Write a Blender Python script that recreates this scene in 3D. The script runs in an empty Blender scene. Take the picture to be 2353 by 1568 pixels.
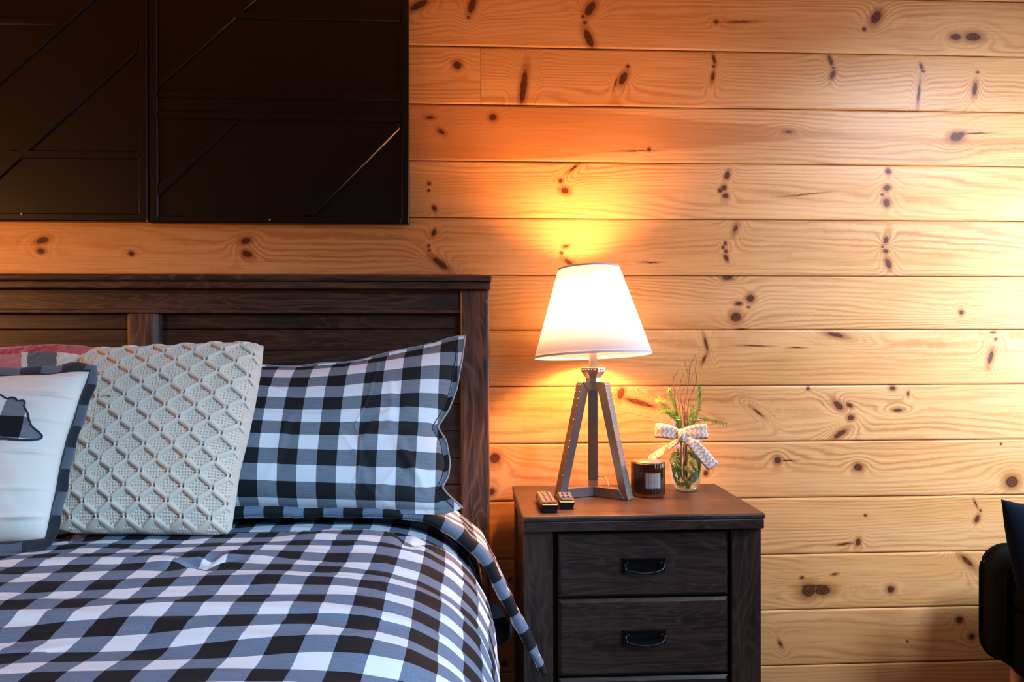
import bpy, bmesh, math, random
import numpy as np
from mathutils import Vector, Matrix, Euler
R = math.radians
random.seed(7)
SC = bpy.context.scene
COL = SC.collection

# ------------------------------------------------------------------ camera
CAM = Vector((0.0, -2.35, 1.18))
FPX, YAW, PITCH, ROLL = 1866.0, 0.0574, -0.0053, 0.0018
_f = Vector((math.sin(YAW) * math.cos(PITCH), math.cos(YAW) * math.cos(PITCH), math.sin(PITCH)))
_r = Vector((math.cos(YAW), -math.sin(YAW), 0)); _u = _r.cross(_f)
CR = _r * math.cos(ROLL) - _u * math.sin(ROLL); CU = _u * math.cos(ROLL) + _r * math.sin(ROLL)
cd = bpy.data.cameras.new('camera'); cam = bpy.data.objects.new('camera', cd); COL.objects.link(cam)
cd.sensor_width = 36.0; cd.lens = FPX / 2353 * 36.0; cd.clip_start = 0.02
M = Matrix((CR, CU, -_f)).transposed().to_4x4(); M.translation = CAM
cam.matrix_world = M; SC.camera = cam

def ray(px, py):
    return _f + CR * ((px - 1176.5) / FPX) - CU * ((py - 784.0) / FPX)
def at(px, py, Y):                                   # point of the vertical plane y = Y
    v = ray(px, py); return CAM + v * ((Y - CAM.y) / v.y)
def onz(px, py, z):                                  # point of the horizontal plane at height z
    v = ray(px, py); return CAM + v * ((z - CAM.z) / v.z)
def onpl(px, py, p0, n):
    v = ray(px, py); return CAM + v * ((p0 - CAM).dot(n) / v.dot(n))

# ------------------------------------------------------------------ light and exposure
vs = SC.view_settings
vs.view_transform = 'Standard'; vs.look = 'None'; vs.gamma = 1.0; vs.use_curve_mapping = False
vs.exposure = 0.0
w = bpy.data.worlds.new('world'); SC.world = w; w.use_nodes = True
w.node_tree.nodes['Background'].inputs[0].default_value = (0.55, 0.72, 1.0, 1)
w.node_tree.nodes['Background'].inputs[1].default_value = 0.02

def area(name, loc, target, sx, sy, power, color, spread=180):
    l = bpy.data.lights.new(name, 'AREA'); l.shape = 'RECTANGLE'; l.size = sx; l.size_y = sy
    l.energy = power; l.color = color; l.spread = R(spread)
    o = bpy.data.objects.new(name, l); COL.objects.link(o); o.location = loc
    o.rotation_euler = (Vector(target) - Vector(loc)).to_track_quat('-Z', 'Y').to_euler()
    return o
# daylight of the window in the right wall, and a blue fill for the bed
area('daylight_right_window', (2.10, -0.50, 1.27), (0.0, -0.56, 1.15), 0.70, 0.80, 22, (0.66, 0.80, 1.0))
area('daylight_side_window', (1.95, -1.30, 2.15), (1.50, 0.0, 0.92), 0.45, 0.45, 17, (0.58, 0.71, 1.0), 85)
area('daylight_bed_fill', (1.5, -3.1, 2.3), (-0.40, -1.05, 0.62), 0.9, 0.9, 14, (0.36, 0.66, 1.0), 46)  # added fill behind the camera, beam narrowed to the bed; no door built

def point(name, loc, power, color, rad):
    l = bpy.data.lights.new(name, 'POINT'); l.energy = power; l.color = color; l.shadow_soft_size = rad
    o = bpy.data.objects.new(name, l); COL.objects.link(o); o.location = loc; return o

# ------------------------------------------------------------------ material helpers
class G:
    def __init__(s, name):
        s.m = bpy.data.materials.new(name); s.m.use_nodes = True; s.t = s.m.node_tree
        s.b = s.t.nodes['Principled BSDF']; s.out = s.t.nodes['Material Output']
    def n(s, typ, ins=None, **kw):
        nd = s.t.nodes.new(typ)
        for k, v in kw.items(): setattr(nd, k, v)
        for k, v in (ins or {}).items(): s.put(nd.inputs[k], v)
        return nd
    def put(s, sock, v):
        if isinstance(v, bpy.types.NodeSocket): s.t.links.new(v, sock)
        else: sock.default_value = v
    def math(s, op, a, b=None, c=None, clamp=False):
        nd = s.t.nodes.new('ShaderNodeMath'); nd.operation = op; nd.use_clamp = clamp
        s.put(nd.inputs[0], a)
        if b is not None: s.put(nd.inputs[1], b)
        if c is not None: s.put(nd.inputs[2], c)
        return nd.outputs[0]
    def mix(s, f, a, b, mode='MIX'):
        nd = s.t.nodes.new('ShaderNodeMix'); nd.data_type = 'RGBA'; nd.blend_type = mode
        s.put(nd.inputs[0], f); s.put(nd.inputs[6], a); s.put(nd.inputs[7], b); return nd.outputs[2]
    def step(s, v, a, b):                              # smooth map range a..b -> 0..1
        nd = s.t.nodes.new('ShaderNodeMapRange'); nd.interpolation_type = 'SMOOTHSTEP'
        s.put(nd.inputs[0], v); nd.inputs[1].default_value = a; nd.inputs[2].default_value = b; return nd.outputs[0]
    def noise(s, vec, scale, detail=2, rough=.5, dist=0.0):
        nd = s.n('ShaderNodeTexNoise', {'Vector': vec, 'Scale': scale, 'Detail': detail, 'Roughness': rough, 'Distortion': dist}); return nd
    def bump(s, h, strength=.3, dist=.001):
        nd = s.n('ShaderNodeBump', {'Height': h, 'Strength': strength, 'Distance': dist}); s.put(s.b.inputs['Normal'], nd.outputs[0])
    def obj(s): return s.n('ShaderNodeTexCoord').outputs['Object']
    def uv(s): return s.n('ShaderNodeTexCoord').outputs['UV']
    def scale(s, vec, sc, loc=(0, 0, 0)):
        return s.n('ShaderNodeMapping', {'Vector': vec, 'Scale': sc, 'Location': loc}).outputs[0]
    def set(s, **kw):
        for k, v in kw.items(): s.put(s.b.inputs[k.replace('_', ' ')], v)
        return s.m
def rgb(r, g, b): return (r, g, b, 1)
def plain(name, col, rough=.5, metal=0.0, **kw):
    g = G(name)
    nz = g.noise(g.obj(), 60, 3)
    c = g.mix(g.math('MULTIPLY', nz.outputs[0], .35), rgb(*col), rgb(*[x * .75 for x in col]))
    g.set(Base_Color=c, Roughness=rough, Metallic=metal, **kw)
    g.bump(nz.outputs[0], .08, .001)
    return g.m

def knotty_pine(name, knots, tone, seed, heart=0.0):
    g = G(name); P = g.obj(); k = g.math
    wob = g.noise(g.scale(P, (60, 1, 60), (seed, 0, 0)), 1.0, 3)
    off = g.n('ShaderNodeVectorMath', {0: wob.outputs['Color'], 1: (-.5, -.5, -.5)}, operation='ADD').outputs[0]
    off = g.n('ShaderNodeVectorMath', {0: off, 3: .006}, operation='SCALE').outputs[0]
    Q = g.n('ShaderNodeVectorMath', {0: P, 1: off}, operation='ADD').outputs[0]
    sep = g.n('ShaderNodeSeparateXYZ', {0: Q})
    n1 = g.noise(g.scale(P, (.75, 1, 6), (seed * 3.1, 0, seed)), 1.0, 1, .4)
    n2 = g.noise(g.scale(P, (5, 1, 30), (seed * 1.7, 0, 0)), 1.0, 2, .5)
    ring = k('MULTIPLY_ADD', sep.outputs[2], 62.0, k('MULTIPLY', n1.outputs[0], 16.0))
    ring = k('MULTIPLY_ADD', n2.outputs[0], 1.3, ring)
    dmin = None; red = None
    for (x, z, rx, rz, a, dk) in knots:
        mp = g.n('ShaderNodeMapping', {'Vector': Q, 'Location': (x, 0, z), 'Rotation': (0, -a, 0), 'Scale': (rx, 50.0, rz)}, vector_type='TEXTURE')
        ln = g.n('ShaderNodeVectorMath', {0: mp.outputs[0]}, operation='LENGTH').outputs['Value']
        if min(rx, rz) > .004 and len([1 for q in knots]) < 30:
            e = k('EXPONENT', k('MULTIPLY', k('MULTIPLY', ln, ln), -.14))
            ring = k('MULTIPLY_ADD', e, (.8 + 110 * max(rx, rz)) * (1 if (int(x * 977) % 2) else -1), ring)
        d2 = ln if dk >= 1 else k('MULTIPLY_ADD', ln, 1.0, (1 - dk) * .62)
        dmin = d2 if dmin is None else k('MINIMUM', dmin, d2)
    fib = g.noise(g.scale(P, (5, 1, 260), (seed, 0, 0)), 1.0, 3, .6)
    s1 = k('MULTIPLY_ADD', k('SINE', k('MULTIPLY', ring, 6.283)), .5, .5)
    s1 = k('POWER', s1, 2.0)
    amp = g.noise(g.scale(P, (1.2, 1, 14), (0, 0, seed * 2.3)), 1.0, 2)
    lines = k('MULTIPLY', s1, g.step(amp.outputs[0], .28, .72))
    big = g.noise(g.scale(P, (1.1, 1, 8), (seed * .7, 0, seed)), 1.0, 3)
    light = rgb(.80 * tone, .435 * tone, .170 * tone); mid = rgb(.48 * tone, .175 * tone, .045 * tone)
    c = g.mix(g.step(big.outputs[0], .35, .75), light, rgb(.66 * tone, .315 * tone, .092 * tone))
    if heart:
        zz_n = g.noise(g.scale(P, (1.6, 1, 1), (heart, 0, 0)), 1.0, 2, .4)
        mr = g.n('ShaderNodeMapRange', {0: sep.outputs[0], 1: -.05, 2: 1.05, 3: .098, 4: .010})
        h = g.step(k('SUBTRACT', mr.outputs[0], k('ABSOLUTE', k('MULTIPLY_ADD', zz_n.outputs[0], .05, k('SUBTRACT', sep.outputs[2], 1.795)))), -.004, .004)
        c = g.mix(k('MULTIPLY', h, .55), c, mid)
    c = g.mix(k('MULTIPLY', lines, .78), c, mid)
    c = g.mix(k('MULTIPLY', g.step(fib.outputs[0], .46, .74), .50), c, rgb(.42 * tone, .17 * tone, .05 * tone))
    rough = .42
    if dmin is not None:
        halo = g.step(dmin, 2.3, .95)
        c = g.mix(k('MULTIPLY', halo, .62), c, rgb(.28, .075, .018))
        core = g.step(dmin, 1.12, .72)
        rg = k('MULTIPLY_ADD', k('SINE', k('MULTIPLY', dmin, 16.0)), .5, .5)
        cc = g.mix(rg, rgb(.040, .012, .005), rgb(.13, .040, .015))
        c = g.mix(k('MULTIPLY', core, .93), c, cc)
    g.set(Base_Color=c, Roughness=rough, Coat_Weight=.05, Coat_Roughness=.22); g.b.inputs['Specular IOR Level'].default_value = .2
    g.bump(k('MULTIPLY_ADD', lines, -.4, fib.outputs[0]), .10, .0012)
    return g.m

def dark_wood(name, axis='x', lift=1.0, seed=0.0):
    g = G(name); P = g.obj(); k = g.math
    sc = {'x': (3, 45, 45), 'y': (45, 3, 45), 'z': (45, 45, 3)}[axis]
    sf = {'x': (10, 400, 400), 'y': (400, 10, 400), 'z': (400, 400, 10)}[axis]
    sb = {'x': (1.5, 9, 9), 'y': (9, 1.5, 9), 'z': (9, 9, 1.5)}[axis]
    a = g.noise(g.scale(P, sc, (seed, seed * 2, 1)), 1, 4, .6, .6)
    f = g.noise(g.scale(P, sf, (seed, 0, 0)), 1, 2, .6)
    b = g.noise(g.scale(P, sb, (0, seed, 4)), 1, 3, .55, .8)
    rings = k('MULTIPLY_ADD', k('SINE', k('MULTIPLY', b.outputs[0], 95.0)), .5, .5)
    c = g.mix(g.step(a.outputs[0], .3, .72), rgb(.012 * lift, .008 * lift, .0075 * lift), rgb(.060 * lift, .031 * lift, .020 * lift))
    c = g.mix(k('MULTIPLY', k('POWER', rings, 4.0), .65), c, rgb(.095 * lift, .052 * lift, .034 * lift))
    c = g.mix(k('MULTIPLY', g.step(f.outputs[0], .5, .72), .55), c, rgb(.11 * lift, .07 * lift, .05 * lift))
    c = g.mix(k('MULTIPLY', g.step(b.outputs[0], .62, .75), .8), c, rgb(.006, .005, .005))
    g.set(Base_Color=c, Roughness=.42, Coat_Weight=.15, Coat_Roughness=.3)
    g.bump(f.outputs[0], .25, .0008)
    return g.m

def check_nodes(g, vec, size, phase=(0, 0)):
    k = g.math; s = g.n('ShaderNodeSeparateXYZ', {0: vec})
    def band(v, ph):
        q = k('FRACT', k('MULTIPLY_ADD', v, 1 / (2 * size), ph))
        return k('GREATER_THAN', q, .5)
    return band(s.outputs[0], phase[0]), band(s.outputs[1], phase[1]), s
def buffalo(name, size, phase=(0, 0), white=(.80, .80, .80), grey=(.150, .185, .250), black=(.010, .011, .013), rough=.75, sheen=.0):
    g = G(name); U = g.uv(); k = g.math
    A, B, s = check_nodes(g, U, size, phase)
    tw = g.n('ShaderNodeTexWave', {'Vector': g.scale(U, (1, 1, 1)), 'Scale': 430.0, 'Distortion': .6, 'Detail': 1.0}, bands_direction='DIAGONAL')
    fz = g.noise(g.scale(U, (350, 350, 1)), 1, 2, .6)
    sl = g.noise(g.scale(U, (25, 700, 1)), 1, 2, .6)
    t = k('MULTIPLY_ADD', tw.outputs['Fac'], .35, k('MULTIPLY', fz.outputs[0], .35)); t = k('MULTIPLY_ADD', sl.outputs[0], .4, t)
    gr = g.mix(g.step(t, .25, .85), rgb(*[x * .55 for x in grey]), rgb(*[min(x * 1.6, 1) for x in grey]))
    both = k('MULTIPLY', A, B); any_ = k('MAXIMUM', A, B)
    c = g.mix(any_, rgb(*white), gr); c = g.mix(both, c, rgb(*black))
    g.set(Base_Color=c, Roughness=rough, Sheen_Weight=sheen)
    g.b.inputs['Specular IOR Level'].default_value = .25
    g.bump(k('ADD', tw.outputs['Fac'], fz.outputs[0]), .12, .0004)
    return g.m

# ------------------------------------------------------------------ mesh helpers
def tag(o, label=None, cat=None, group=None, kind=None):
    if label: o['label'] = label
    if cat: o['category'] = cat
    if group: o['group'] = group
    if kind: o['kind'] = kind
    return o
def empty(name, loc, label, cat, group=None, rz=0.0):
    o = bpy.data.objects.new(name, None); COL.objects.link(o); o.location = loc; o.rotation_euler = (0, 0, rz)
    o.empty_display_size = .05
    return tag(o, label, cat, group)
def put(name, bm_or_me, mat, parent=None, smooth=False, auto=None):
    """link a mesh; its vertices are in the parent's space"""
    if isinstance(bm_or_me, bmesh.types.BMesh):
        me = bpy.data.meshes.new(name); bm_or_me.to_mesh(me); bm_or_me.free()
    else: me = bm_or_me; me.name = name
    o = bpy.data.objects.new(name, me); COL.objects.link(o)
    for m in (mat if isinstance(mat, (list, tuple)) else [mat]): me.materials.append(m)
    if smooth or auto:
        for p in me.polygons: p.use_smooth = True
        if auto:
            try: me.set_sharp_from_angle(angle=R(auto))
            except Exception: pass
    if parent: o.parent = parent
    return o
def box(bm, x0, x1, y0, y1, z0, z1, bev=0.0, seg=2, mi=0):
    r = bmesh.ops.create_cube(bm, size=1.0); vs_ = r['verts']
    for v in vs_:
        v.co = Vector(((x0 + x1) / 2 + v.co.x * (x1 - x0), (y0 + y1) / 2 + v.co.y * (y1 - y0), (z0 + z1) / 2 + v.co.z * (z1 - z0)))
    fs = list({f for v in vs_ for f in v.link_faces})
    for f in fs: f.material_index = mi
    if bev:
        es = list({e for v in vs_ for e in v.link_edges})
        bmesh.ops.bevel(bm, geom=es, offset=bev, segments=seg, profile=.5, affect='EDGES')
    return bm
def newbox(*a, **k): return box(bmesh.new(), *a, **k)
def prism(bm, poly, f0, f1):
    """poly: list of 2-D points; f0/f1 map (a,b) to the two end caps"""
    A = [bm.verts.new(f0(*p)) for p in poly]; B = [bm.verts.new(f1(*p)) for p in poly]
    n = len(poly)
    bm.faces.new(A[::-1]); bm.faces.new(B)
    for i in range(n): bm.faces.new((A[i], A[(i + 1) % n], B[(i + 1) % n], B[i]))
    return bm
def lathe(bm, prof, n=48, c=(0, 0, 0), rad=None):
    rings = []
    for (r_, z) in prof:
        ring = []
        for i in range(n):
            a = 2 * math.pi * i / n; rr = r_ if rad is None else rad(r_, z, a)
            ring.append(bm.verts.new((c[0] + rr * math.cos(a), c[1] + rr * math.sin(a), c[2] + z)))
        rings.append(ring)
    for j in range(len(rings) - 1):
        for i in range(n):
            bm.faces.new((rings[j][i], rings[j][(i + 1) % n], rings[j + 1][(i + 1) % n], rings[j + 1][i]))
    return rings
def cap(bm, ring): bm.faces.new(ring)
def tube(bm, pts, rad, n=8, caps=True):
    pts = [Vector(p) for p in pts]; rings = []; m = len(pts)
    up = Vector((0, 0, 1))
    for i, p in enumerate(pts):
        t = (pts[min(i + 1, m - 1)] - pts[max(i - 1, 0)]).normalized()
        ref = up if abs(t.dot(up)) < .95 else Vector((1, 0, 0))
        a = t.cross(ref).normalized(); b = t.cross(a).normalized()
        r_ = rad[i] if isinstance(rad, (list, tuple)) else rad
        rings.append([bm.verts.new(p + a * r_ * math.cos(2 * math.pi * j / n) + b * r_ * math.sin(2 * math.pi * j / n)) for j in range(n)])
    for i in range(m - 1):
        for j in range(n): bm.faces.new((rings[i][j], rings[i][(j + 1) % n], rings[i + 1][(j + 1) % n], rings[i + 1][j]))
    if caps: bm.faces.new(rings[0][::-1]); bm.faces.new(rings[-1])
    return bm
def ball(bm, c, r_, seg=10, sz=1.0):
    q = bmesh.ops.create_uvsphere(bm, u_segments=seg, v_segments=max(6, seg // 2 + 2), radius=r_)
    for v in q['verts']: v.co = Vector((v.co.x, v.co.y, v.co.z * sz)) + Vector(c)
def grid_mesh(name, pts, uvs=None, closed_back=None, wrap_u=False):
    """pts (n,m,3) front; closed_back (n,m,3) shares the boundary with the front"""
    n, m, _ = pts.shape
    idx = np.arange(n * m).reshape(n, m)
    V = pts.reshape(-1, 3); q = np.stack([idx[:-1, :-1], idx[1:, :-1], idx[1:, 1:], idx[:-1, 1:]], -1).reshape(-1, 4)
    UV = None if uvs is None else uvs.reshape(-1, 2)
    if closed_back is not None:
        bi = idx.copy(); inner = closed_back[1:-1, 1:-1].reshape(-1, 3)
        bi[1:-1, 1:-1] = n * m + np.arange((n - 2) * (m - 2)).reshape(n - 2, m - 2)
        V = np.concatenate([V, inner]); 
        qb = np.stack([bi[:-1, :-1], bi[:-1, 1:], bi[1:, 1:], bi[1:, :-1]], -1).reshape(-1, 4)
        q = np.concatenate([q, qb])
        if UV is not None: UV = np.concatenate([UV, uvs[1:-1, 1:-1].reshape(-1, 2)])
    me = bpy.data.meshes.new(name)
    me.vertices.add(len(V)); me.vertices.foreach_set('co', V.astype(np.float32).ravel())
    me.loops.add(len(q) * 4); me.loops.foreach_set('vertex_index', q.astype(np.int32).ravel())
    me.polygons.add(len(q)); me.polygons.foreach_set('loop_start', (np.arange(len(q)) * 4).astype(np.int32))
    me.polygons.foreach_set('use_smooth', np.ones(len(q), dtype=bool))
    me.update(calc_edges=True)
    if UV is not None:
        l = me.uv_layers.new(name='UVMap'); l.data.foreach_set('uv', UV[q.ravel()].astype(np.float32).ravel())
    me.validate()
    return me
_rng = np.random.RandomState(11); _T = _rng.rand(257, 257)
def vnoise(x, y, seed=0):
    x = np.asarray(x) + seed * 13.7; y = np.asarray(y) + seed * 7.3
    xi = np.floor(x).astype(int); yi = np.floor(y).astype(int); fx = x - xi; fy = y - yi
    fx = fx * fx * (3 - 2 * fx); fy = fy * fy * (3 - 2 * fy)
    t = lambda a, b: _T[a % 256, b % 256]
    return ((t(xi, yi) * (1 - fx) + t(xi + 1, yi) * fx) * (1 - fy) + (t(xi, yi + 1) * (1 - fx) + t(xi + 1, yi + 1) * fx) * fy) * 2 - 1
def fbm(x, y, seed=0, o=3):
    return sum(vnoise(x * 2 ** i, y * 2 ** i, seed + i) * .5 ** i for i in range(o))
def resample(P, t):
    P = np.array([list(p) for p in P], float); d = np.r_[0, np.cumsum(np.linalg.norm(np.diff(P, axis=0), axis=1))]; d /= d[-1]
    # smooth (Catmull-like) by dense linear then gaussian blur
    tt = np.linspace(0, 1, 241); Q = np.stack([np.interp(tt, d, P[:, i]) for i in range(P.shape[1])], 1)
    K = 9; ker = np.hanning(K + 2)[1:-1]; ker /= ker.sum(); e0, e1 = Q[0].copy(), Q[-1].copy()
    pad = np.concatenate([2 * Q[:1] - Q[K:0:-1], Q, 2 * Q[-1:] - Q[-2:-K - 2:-1]])
    Q = np.stack([np.convolve(pad[:, i], ker, 'same')[K:-K] for i in range(P.shape[1])], 1); Q[0] = e0; Q[-1] = e1
    return np.stack([np.interp(t, tt, Q[:, i]) for i in range(P.shape[1])], 1)
def coons(bot, top, left, right, n, m):
    """u runs left->right (n), v runs bottom->top (m)"""
    u = np.linspace(0, 1, n); v = np.linspace(0, 1, m)
    B = resample(bot, u); T = resample(top, u); L = resample(left, v); Rr = resample(right, v)
    U = u[:, None, None]; Vv = v[None, :, None]
    S = (1 - Vv) * B[:, None] + Vv * T[:, None] + (1 - U) * L[None] + U * Rr[None]
    S -= (1 - U) * (1 - Vv) * B[0] + U * (1 - Vv) * B[-1] + (1 - U) * Vv * T[0] + U * Vv * T[-1]
    return S, np.broadcast_to(u[:, None], (n, m)), np.broadcast_to(v[None], (n, m))

# ------------------------------------------------------------------ the room
WX0, WX1 = -3.0, 2.18
zrel = [0.838, 0.671, 0.508, 0.344, 0.178, 0.019, -0.1456, -0.3114, -0.4785, -0.6466]
seams = [CAM.z + z for z in zrel]
pitch = (zrel[0] - zrel[9]) / 9
seams = [seams[0] + pitch * 3, seams[0] + pitch * 2, seams[0] + pitch] + seams + [seams[9] - pitch * i for i in range(1, 5)]   # descending
KN = [  # px, py, rx, ry (px), tilt deg, darkness
 (962,12,24,8,28,1),(1085,12,8,20,-18,1),(1076,40,4,4,0,.8),(1356,20,10,20,-30,1),(1340,38,4,4,0,1),(1344,52,6,6,0,.7),(1353,88,9,24,22,1),(2013,40,11,18,-32,1),(1986,67,5,4,0,1),(2196,85,14,8,0,1),(2236,85,20,10,0,1),(1646,50,6,5,0,.7),(1700,50,40,3,2,.5),
 (1051,150,10,9,0,1),(1203,200,8,42,-7,1),(1443,153,4,4,0,1),(1432,180,8,17,-25,1),(1641,136,4,12,12,.9),(1641,153,4,4,0,.9),(1638,176,5,16,-10,.6),(1908,138,5,14,20,1),(1915,156,3,3,0,1),(1913,172,6,12,-24,.9),(2117,153,4,8,20,1),(2121,164,4,3,0,1),(2111,215,4,30,-6,.7),(2246,166,4,3,0,1),(2240,205,6,17,-8,1),(1415,190,3,18,-20,.4),
 (1133,270,9,8,0,1),(988,270,14,5,0,.5),(1014,303,12,7,-35,.55),(1492,344,5,4,0,1),(1460,347,50,2,2,.5),(2197,315,17,11,10,1),(2206,311,12,7,20,1),(1812,303,14,6,0,.45),(2240,307,40,2,2,.6),
 (986,422,4,4,0,1),(985,438,3,3,0,1),(998,479,5,7,20,1),(1288,416,5,5,0,.9),(1298,438,12,9,-15,.75),(1318,386,18,4,38,.6),(1671,403,6,10,-20,1),(1663,432,7,6,0,1),(1655,438,5,5,0,1),(1667,450,7,6,0,1),(2041,394,7,7,0,1),(2038,432,9,7,15,1),(2027,447,4,3,0,1),(2037,466,9,10,20,1),(1850,447,60,2,6,.35),
 (997,535,5,8,-30,1),(985,565,3,3,0,1),(987,576,3,3,0,1),(1012,606,22,7,-36,1),(97,553,14,7,18,1),(94,577,9,6,-15,1),(302,583,7,5,-15,1),(565,554,12,7,15,1),(568,584,12,8,-22,1),(1300,566,10,5,10,.6),(1290,582,4,4,0,.8),(1306,602,16,6,-30,.6),(1667,560,4,5,0,1),(1662,569,4,4,0,1),(1668,578,4,4,0,1),(1669,593,5,9,22,1),(2036,552,6,9,-25,1),(2028,567,3,3,0,1),(2035,577,7,5,0,1),(2041,606,7,13,20,1),(1495,603,24,2,0,.6),(1690,525,8,18,-20,.35),
 (1691,729,13,12,0,1),(1724,686,10,9,0,1),(1697,698,9,5,5,.9),(1720,706,5,3,0,.8),(2209,718,7,7,0,.75),(1672,638,13,6,0,1),(1703,758,12,3,0,1),
 (1622,790,4,22,14,.6),(1618,825,4,16,-25,.5),(1920,770,30,7,-12,.62),(2276,822,8,24,-14,.62),(2288,780,4,3,0,.8),(2281,764,9,4,0,.6),(1735,795,40,2,-2,.5),(1830,799,20,2,0,.5),
 (1427,905,8,16,-15,.9),(1470,926,48,7,-16,.72),(1742,948,20,4,-38,.45),(1857,893,5,5,0,.8),(1926,932,15,8,-38,.95),(1952,932,9,5,-30,.95),(1955,960,9,7,0,.95),(1930,998,22,8,32,.75),(2051,892,8,6,0,.95),(2063,943,13,5,0,.85),(2087,905,4,6,0,.7),
 (1137,1053,13,12,0,1),(1130,1130,8,9,0,1),(1622,1088,6,6,0,1),(1787,1058,9,8,0,1),(1810,1059,20,2,0,.6),(1972,1074,11,9,0,1),(2325,1108,17,15,0,1),(2300,1020,3,3,0,.8),(1260,1290,3,3,0,.5),
 (1988,1185,4,3,0,.9),(1972,1246,6,9,-12,1),(1940,1251,26,3,6,.6),(2253,1174,3,3,0,1),(2245,1193,6,10,-25,1),(2242,1158,3,14,25,.5),
 (1858,1358,20,17,10,.9),(1890,1358,24,12,0,.9),(1873,1348,36,4,0,1),(2047,1355,9,9,0,1),(1843,1328,5,4,0,.8),(1918,1320,8,3,5,.8),(1172,1333,5,5,0,1),(2222,1290,30,9,-42,.5),
 (2205,1425,8,8,0,1),(2233,1464,8,7,0,1),(1793,1480,5,12,25,.4),(1160,1525,7,6,0,1),(2085,1475,3,3,0,.8),(1184,1470,3,3,0,.8)]
pl_kn = {}
for (px, py, rx, ry, a, dk) in KN:
    p = at(px, py, 0); s = 2.35 / FPX
    for i in range(len(seams) - 1):
        if seams[i + 1] <= p.z < seams[i]: pl_kn.setdefault(i, []).append((p.x, p.z, rx * s, ry * s, R(a), dk))
tones = [.95, 1, .96, .97, 1.0, 1.07, .93, .93, .98, .97, .97, 1.0, 1.05, 1.02, .98, .95]
def plank(bm, x0, x1, z0, z1, mi, y=0.0):
    """tongue-and-groove board, its face on y, V-grooved edges"""
    g, b = .0008, .0042
    prof = [(y + .02, z1 - g), (y + b + .002, z1 - g), (y + b, z1 - g), (y + b * .3, z1 - g - b * .45), (y, z1 - g - b * 1.3), (y, z0 + g + b * 1.3), (y + b * .3, z0 + g + b * .45), (y + b, z0 + g), (y + .02, z0 + g)]
    A = [bm.verts.new((x0, p[0], p[1])) for p in prof]; B = [bm.verts.new((x1, p[0], p[1])) for p in prof]
    for i in range(len(prof) - 1):
        f = bm.faces.new((A[i], A[i + 1], B[i + 1], B[i])); f.material_index = mi
    for c in (A, B[::-1]): f = bm.faces.new(c); f.material_index = mi
    f = bm.faces.new((A[-1], A[0], B[0], B[-1])); f.material_index = mi
bm = bmesh.new(); mats = []
for i in range(len(seams) - 1):
    hrt = {4: 21.0}.get(i, 0)
    mats.append(knotty_pine('pine_board_%d' % i, pl_kn.get(i, []), tones[i % len(tones)], 3.7 * i + 1.3, hrt))
jx = at(1105, 175, 0).x
mats.append(knotty_pine('pine_board_short', [k_ for k_ in pl_kn.get(3, []) if k_[0] < jx], .98, 77.0))
mats.append(plain('groove_back', (.05, .02, .01), .9))
for i in range(len(seams) - 1):
    z1, z0 = seams[i], seams[i + 1]
    if i == 3:
        plank(bm, WX0, jx - .0008, z0, z1, len(mats) - 2); plank(bm, jx + .0008, WX1, z0, z1, i)
    else: plank(bm, WX0, WX1, z0, z1, i)
box(bm, WX0, WX1, .0195, .06, 0, 2.6, mi=len(mats) - 1)
tag(put('wall_back', bm, mats), kind='structure')

def board_wall(name, fn, holes=()):
    bm = bmesh.new(); z = 0.0; k_ = 0
    while z < 2.55:
        z1 = min(z + pitch, 2.6)
        for (a, b) in fn(z, z1): plank_any(bm, a, b, z, z1, name)
        z = z1; k_ += 1
    return bm
side_mat = knotty_pine('pine_side', [], .97, 5.5)
def side_wall(name, x, sgn, y0, y1, hole=None):
    bm = bmesh.new(); z = 0.0
    while z < 2.58:
        z1 = min(z + pitch, 2.6); segs = [(y0, y1)]
        if hole and z1 > hole[2] + .01 and z < hole[3] - .01: segs = [(y0, hole[0]), (hole[1], y1)]
        for a, b in segs: box(bm, min(x, x + sgn * .03), max(x, x + sgn * .03), a, b, z + .001, z1 - .001, .003, 1)
        z = z1
    return tag(put(name, bm, side_mat), kind='structure')
HZ0 = pitch * 5; HZ1 = pitch * 11
side_wall('wall_right', WX1, 1, -4.2, 0.0, (-1.05, -0.1, HZ0, HZ1))
side_wall('wall_left', WX0, -1, -4.2, 0.0)
tag(put('floor', newbox(WX0, WX1, -4.2, .06, -.05, 0), dark_wood('floor_wood', 'x', 3.0)), kind='structure')
tag(put('ceiling', newbox(WX0, WX1, -4.2, .06, 2.6, 2.65), side_mat), kind='structure')
# window in the right wall
frm = plain('window_paint', (.7, .69, .66), .4)
bm = bmesh.new()
for (a, b, c, d) in ((-1.05, -1.0, HZ0, HZ1), (-.15, -.1, HZ0, HZ1), (-1.0, -.15, HZ0, HZ0 + .05), (-1.0, -.15, HZ1 - .05, HZ1)):
    box(bm, WX1 - .015, WX1 + .05, a, b, c, d, .003, 1)
wfr = tag(put('window_1', bm, frm), kind='structure')

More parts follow.
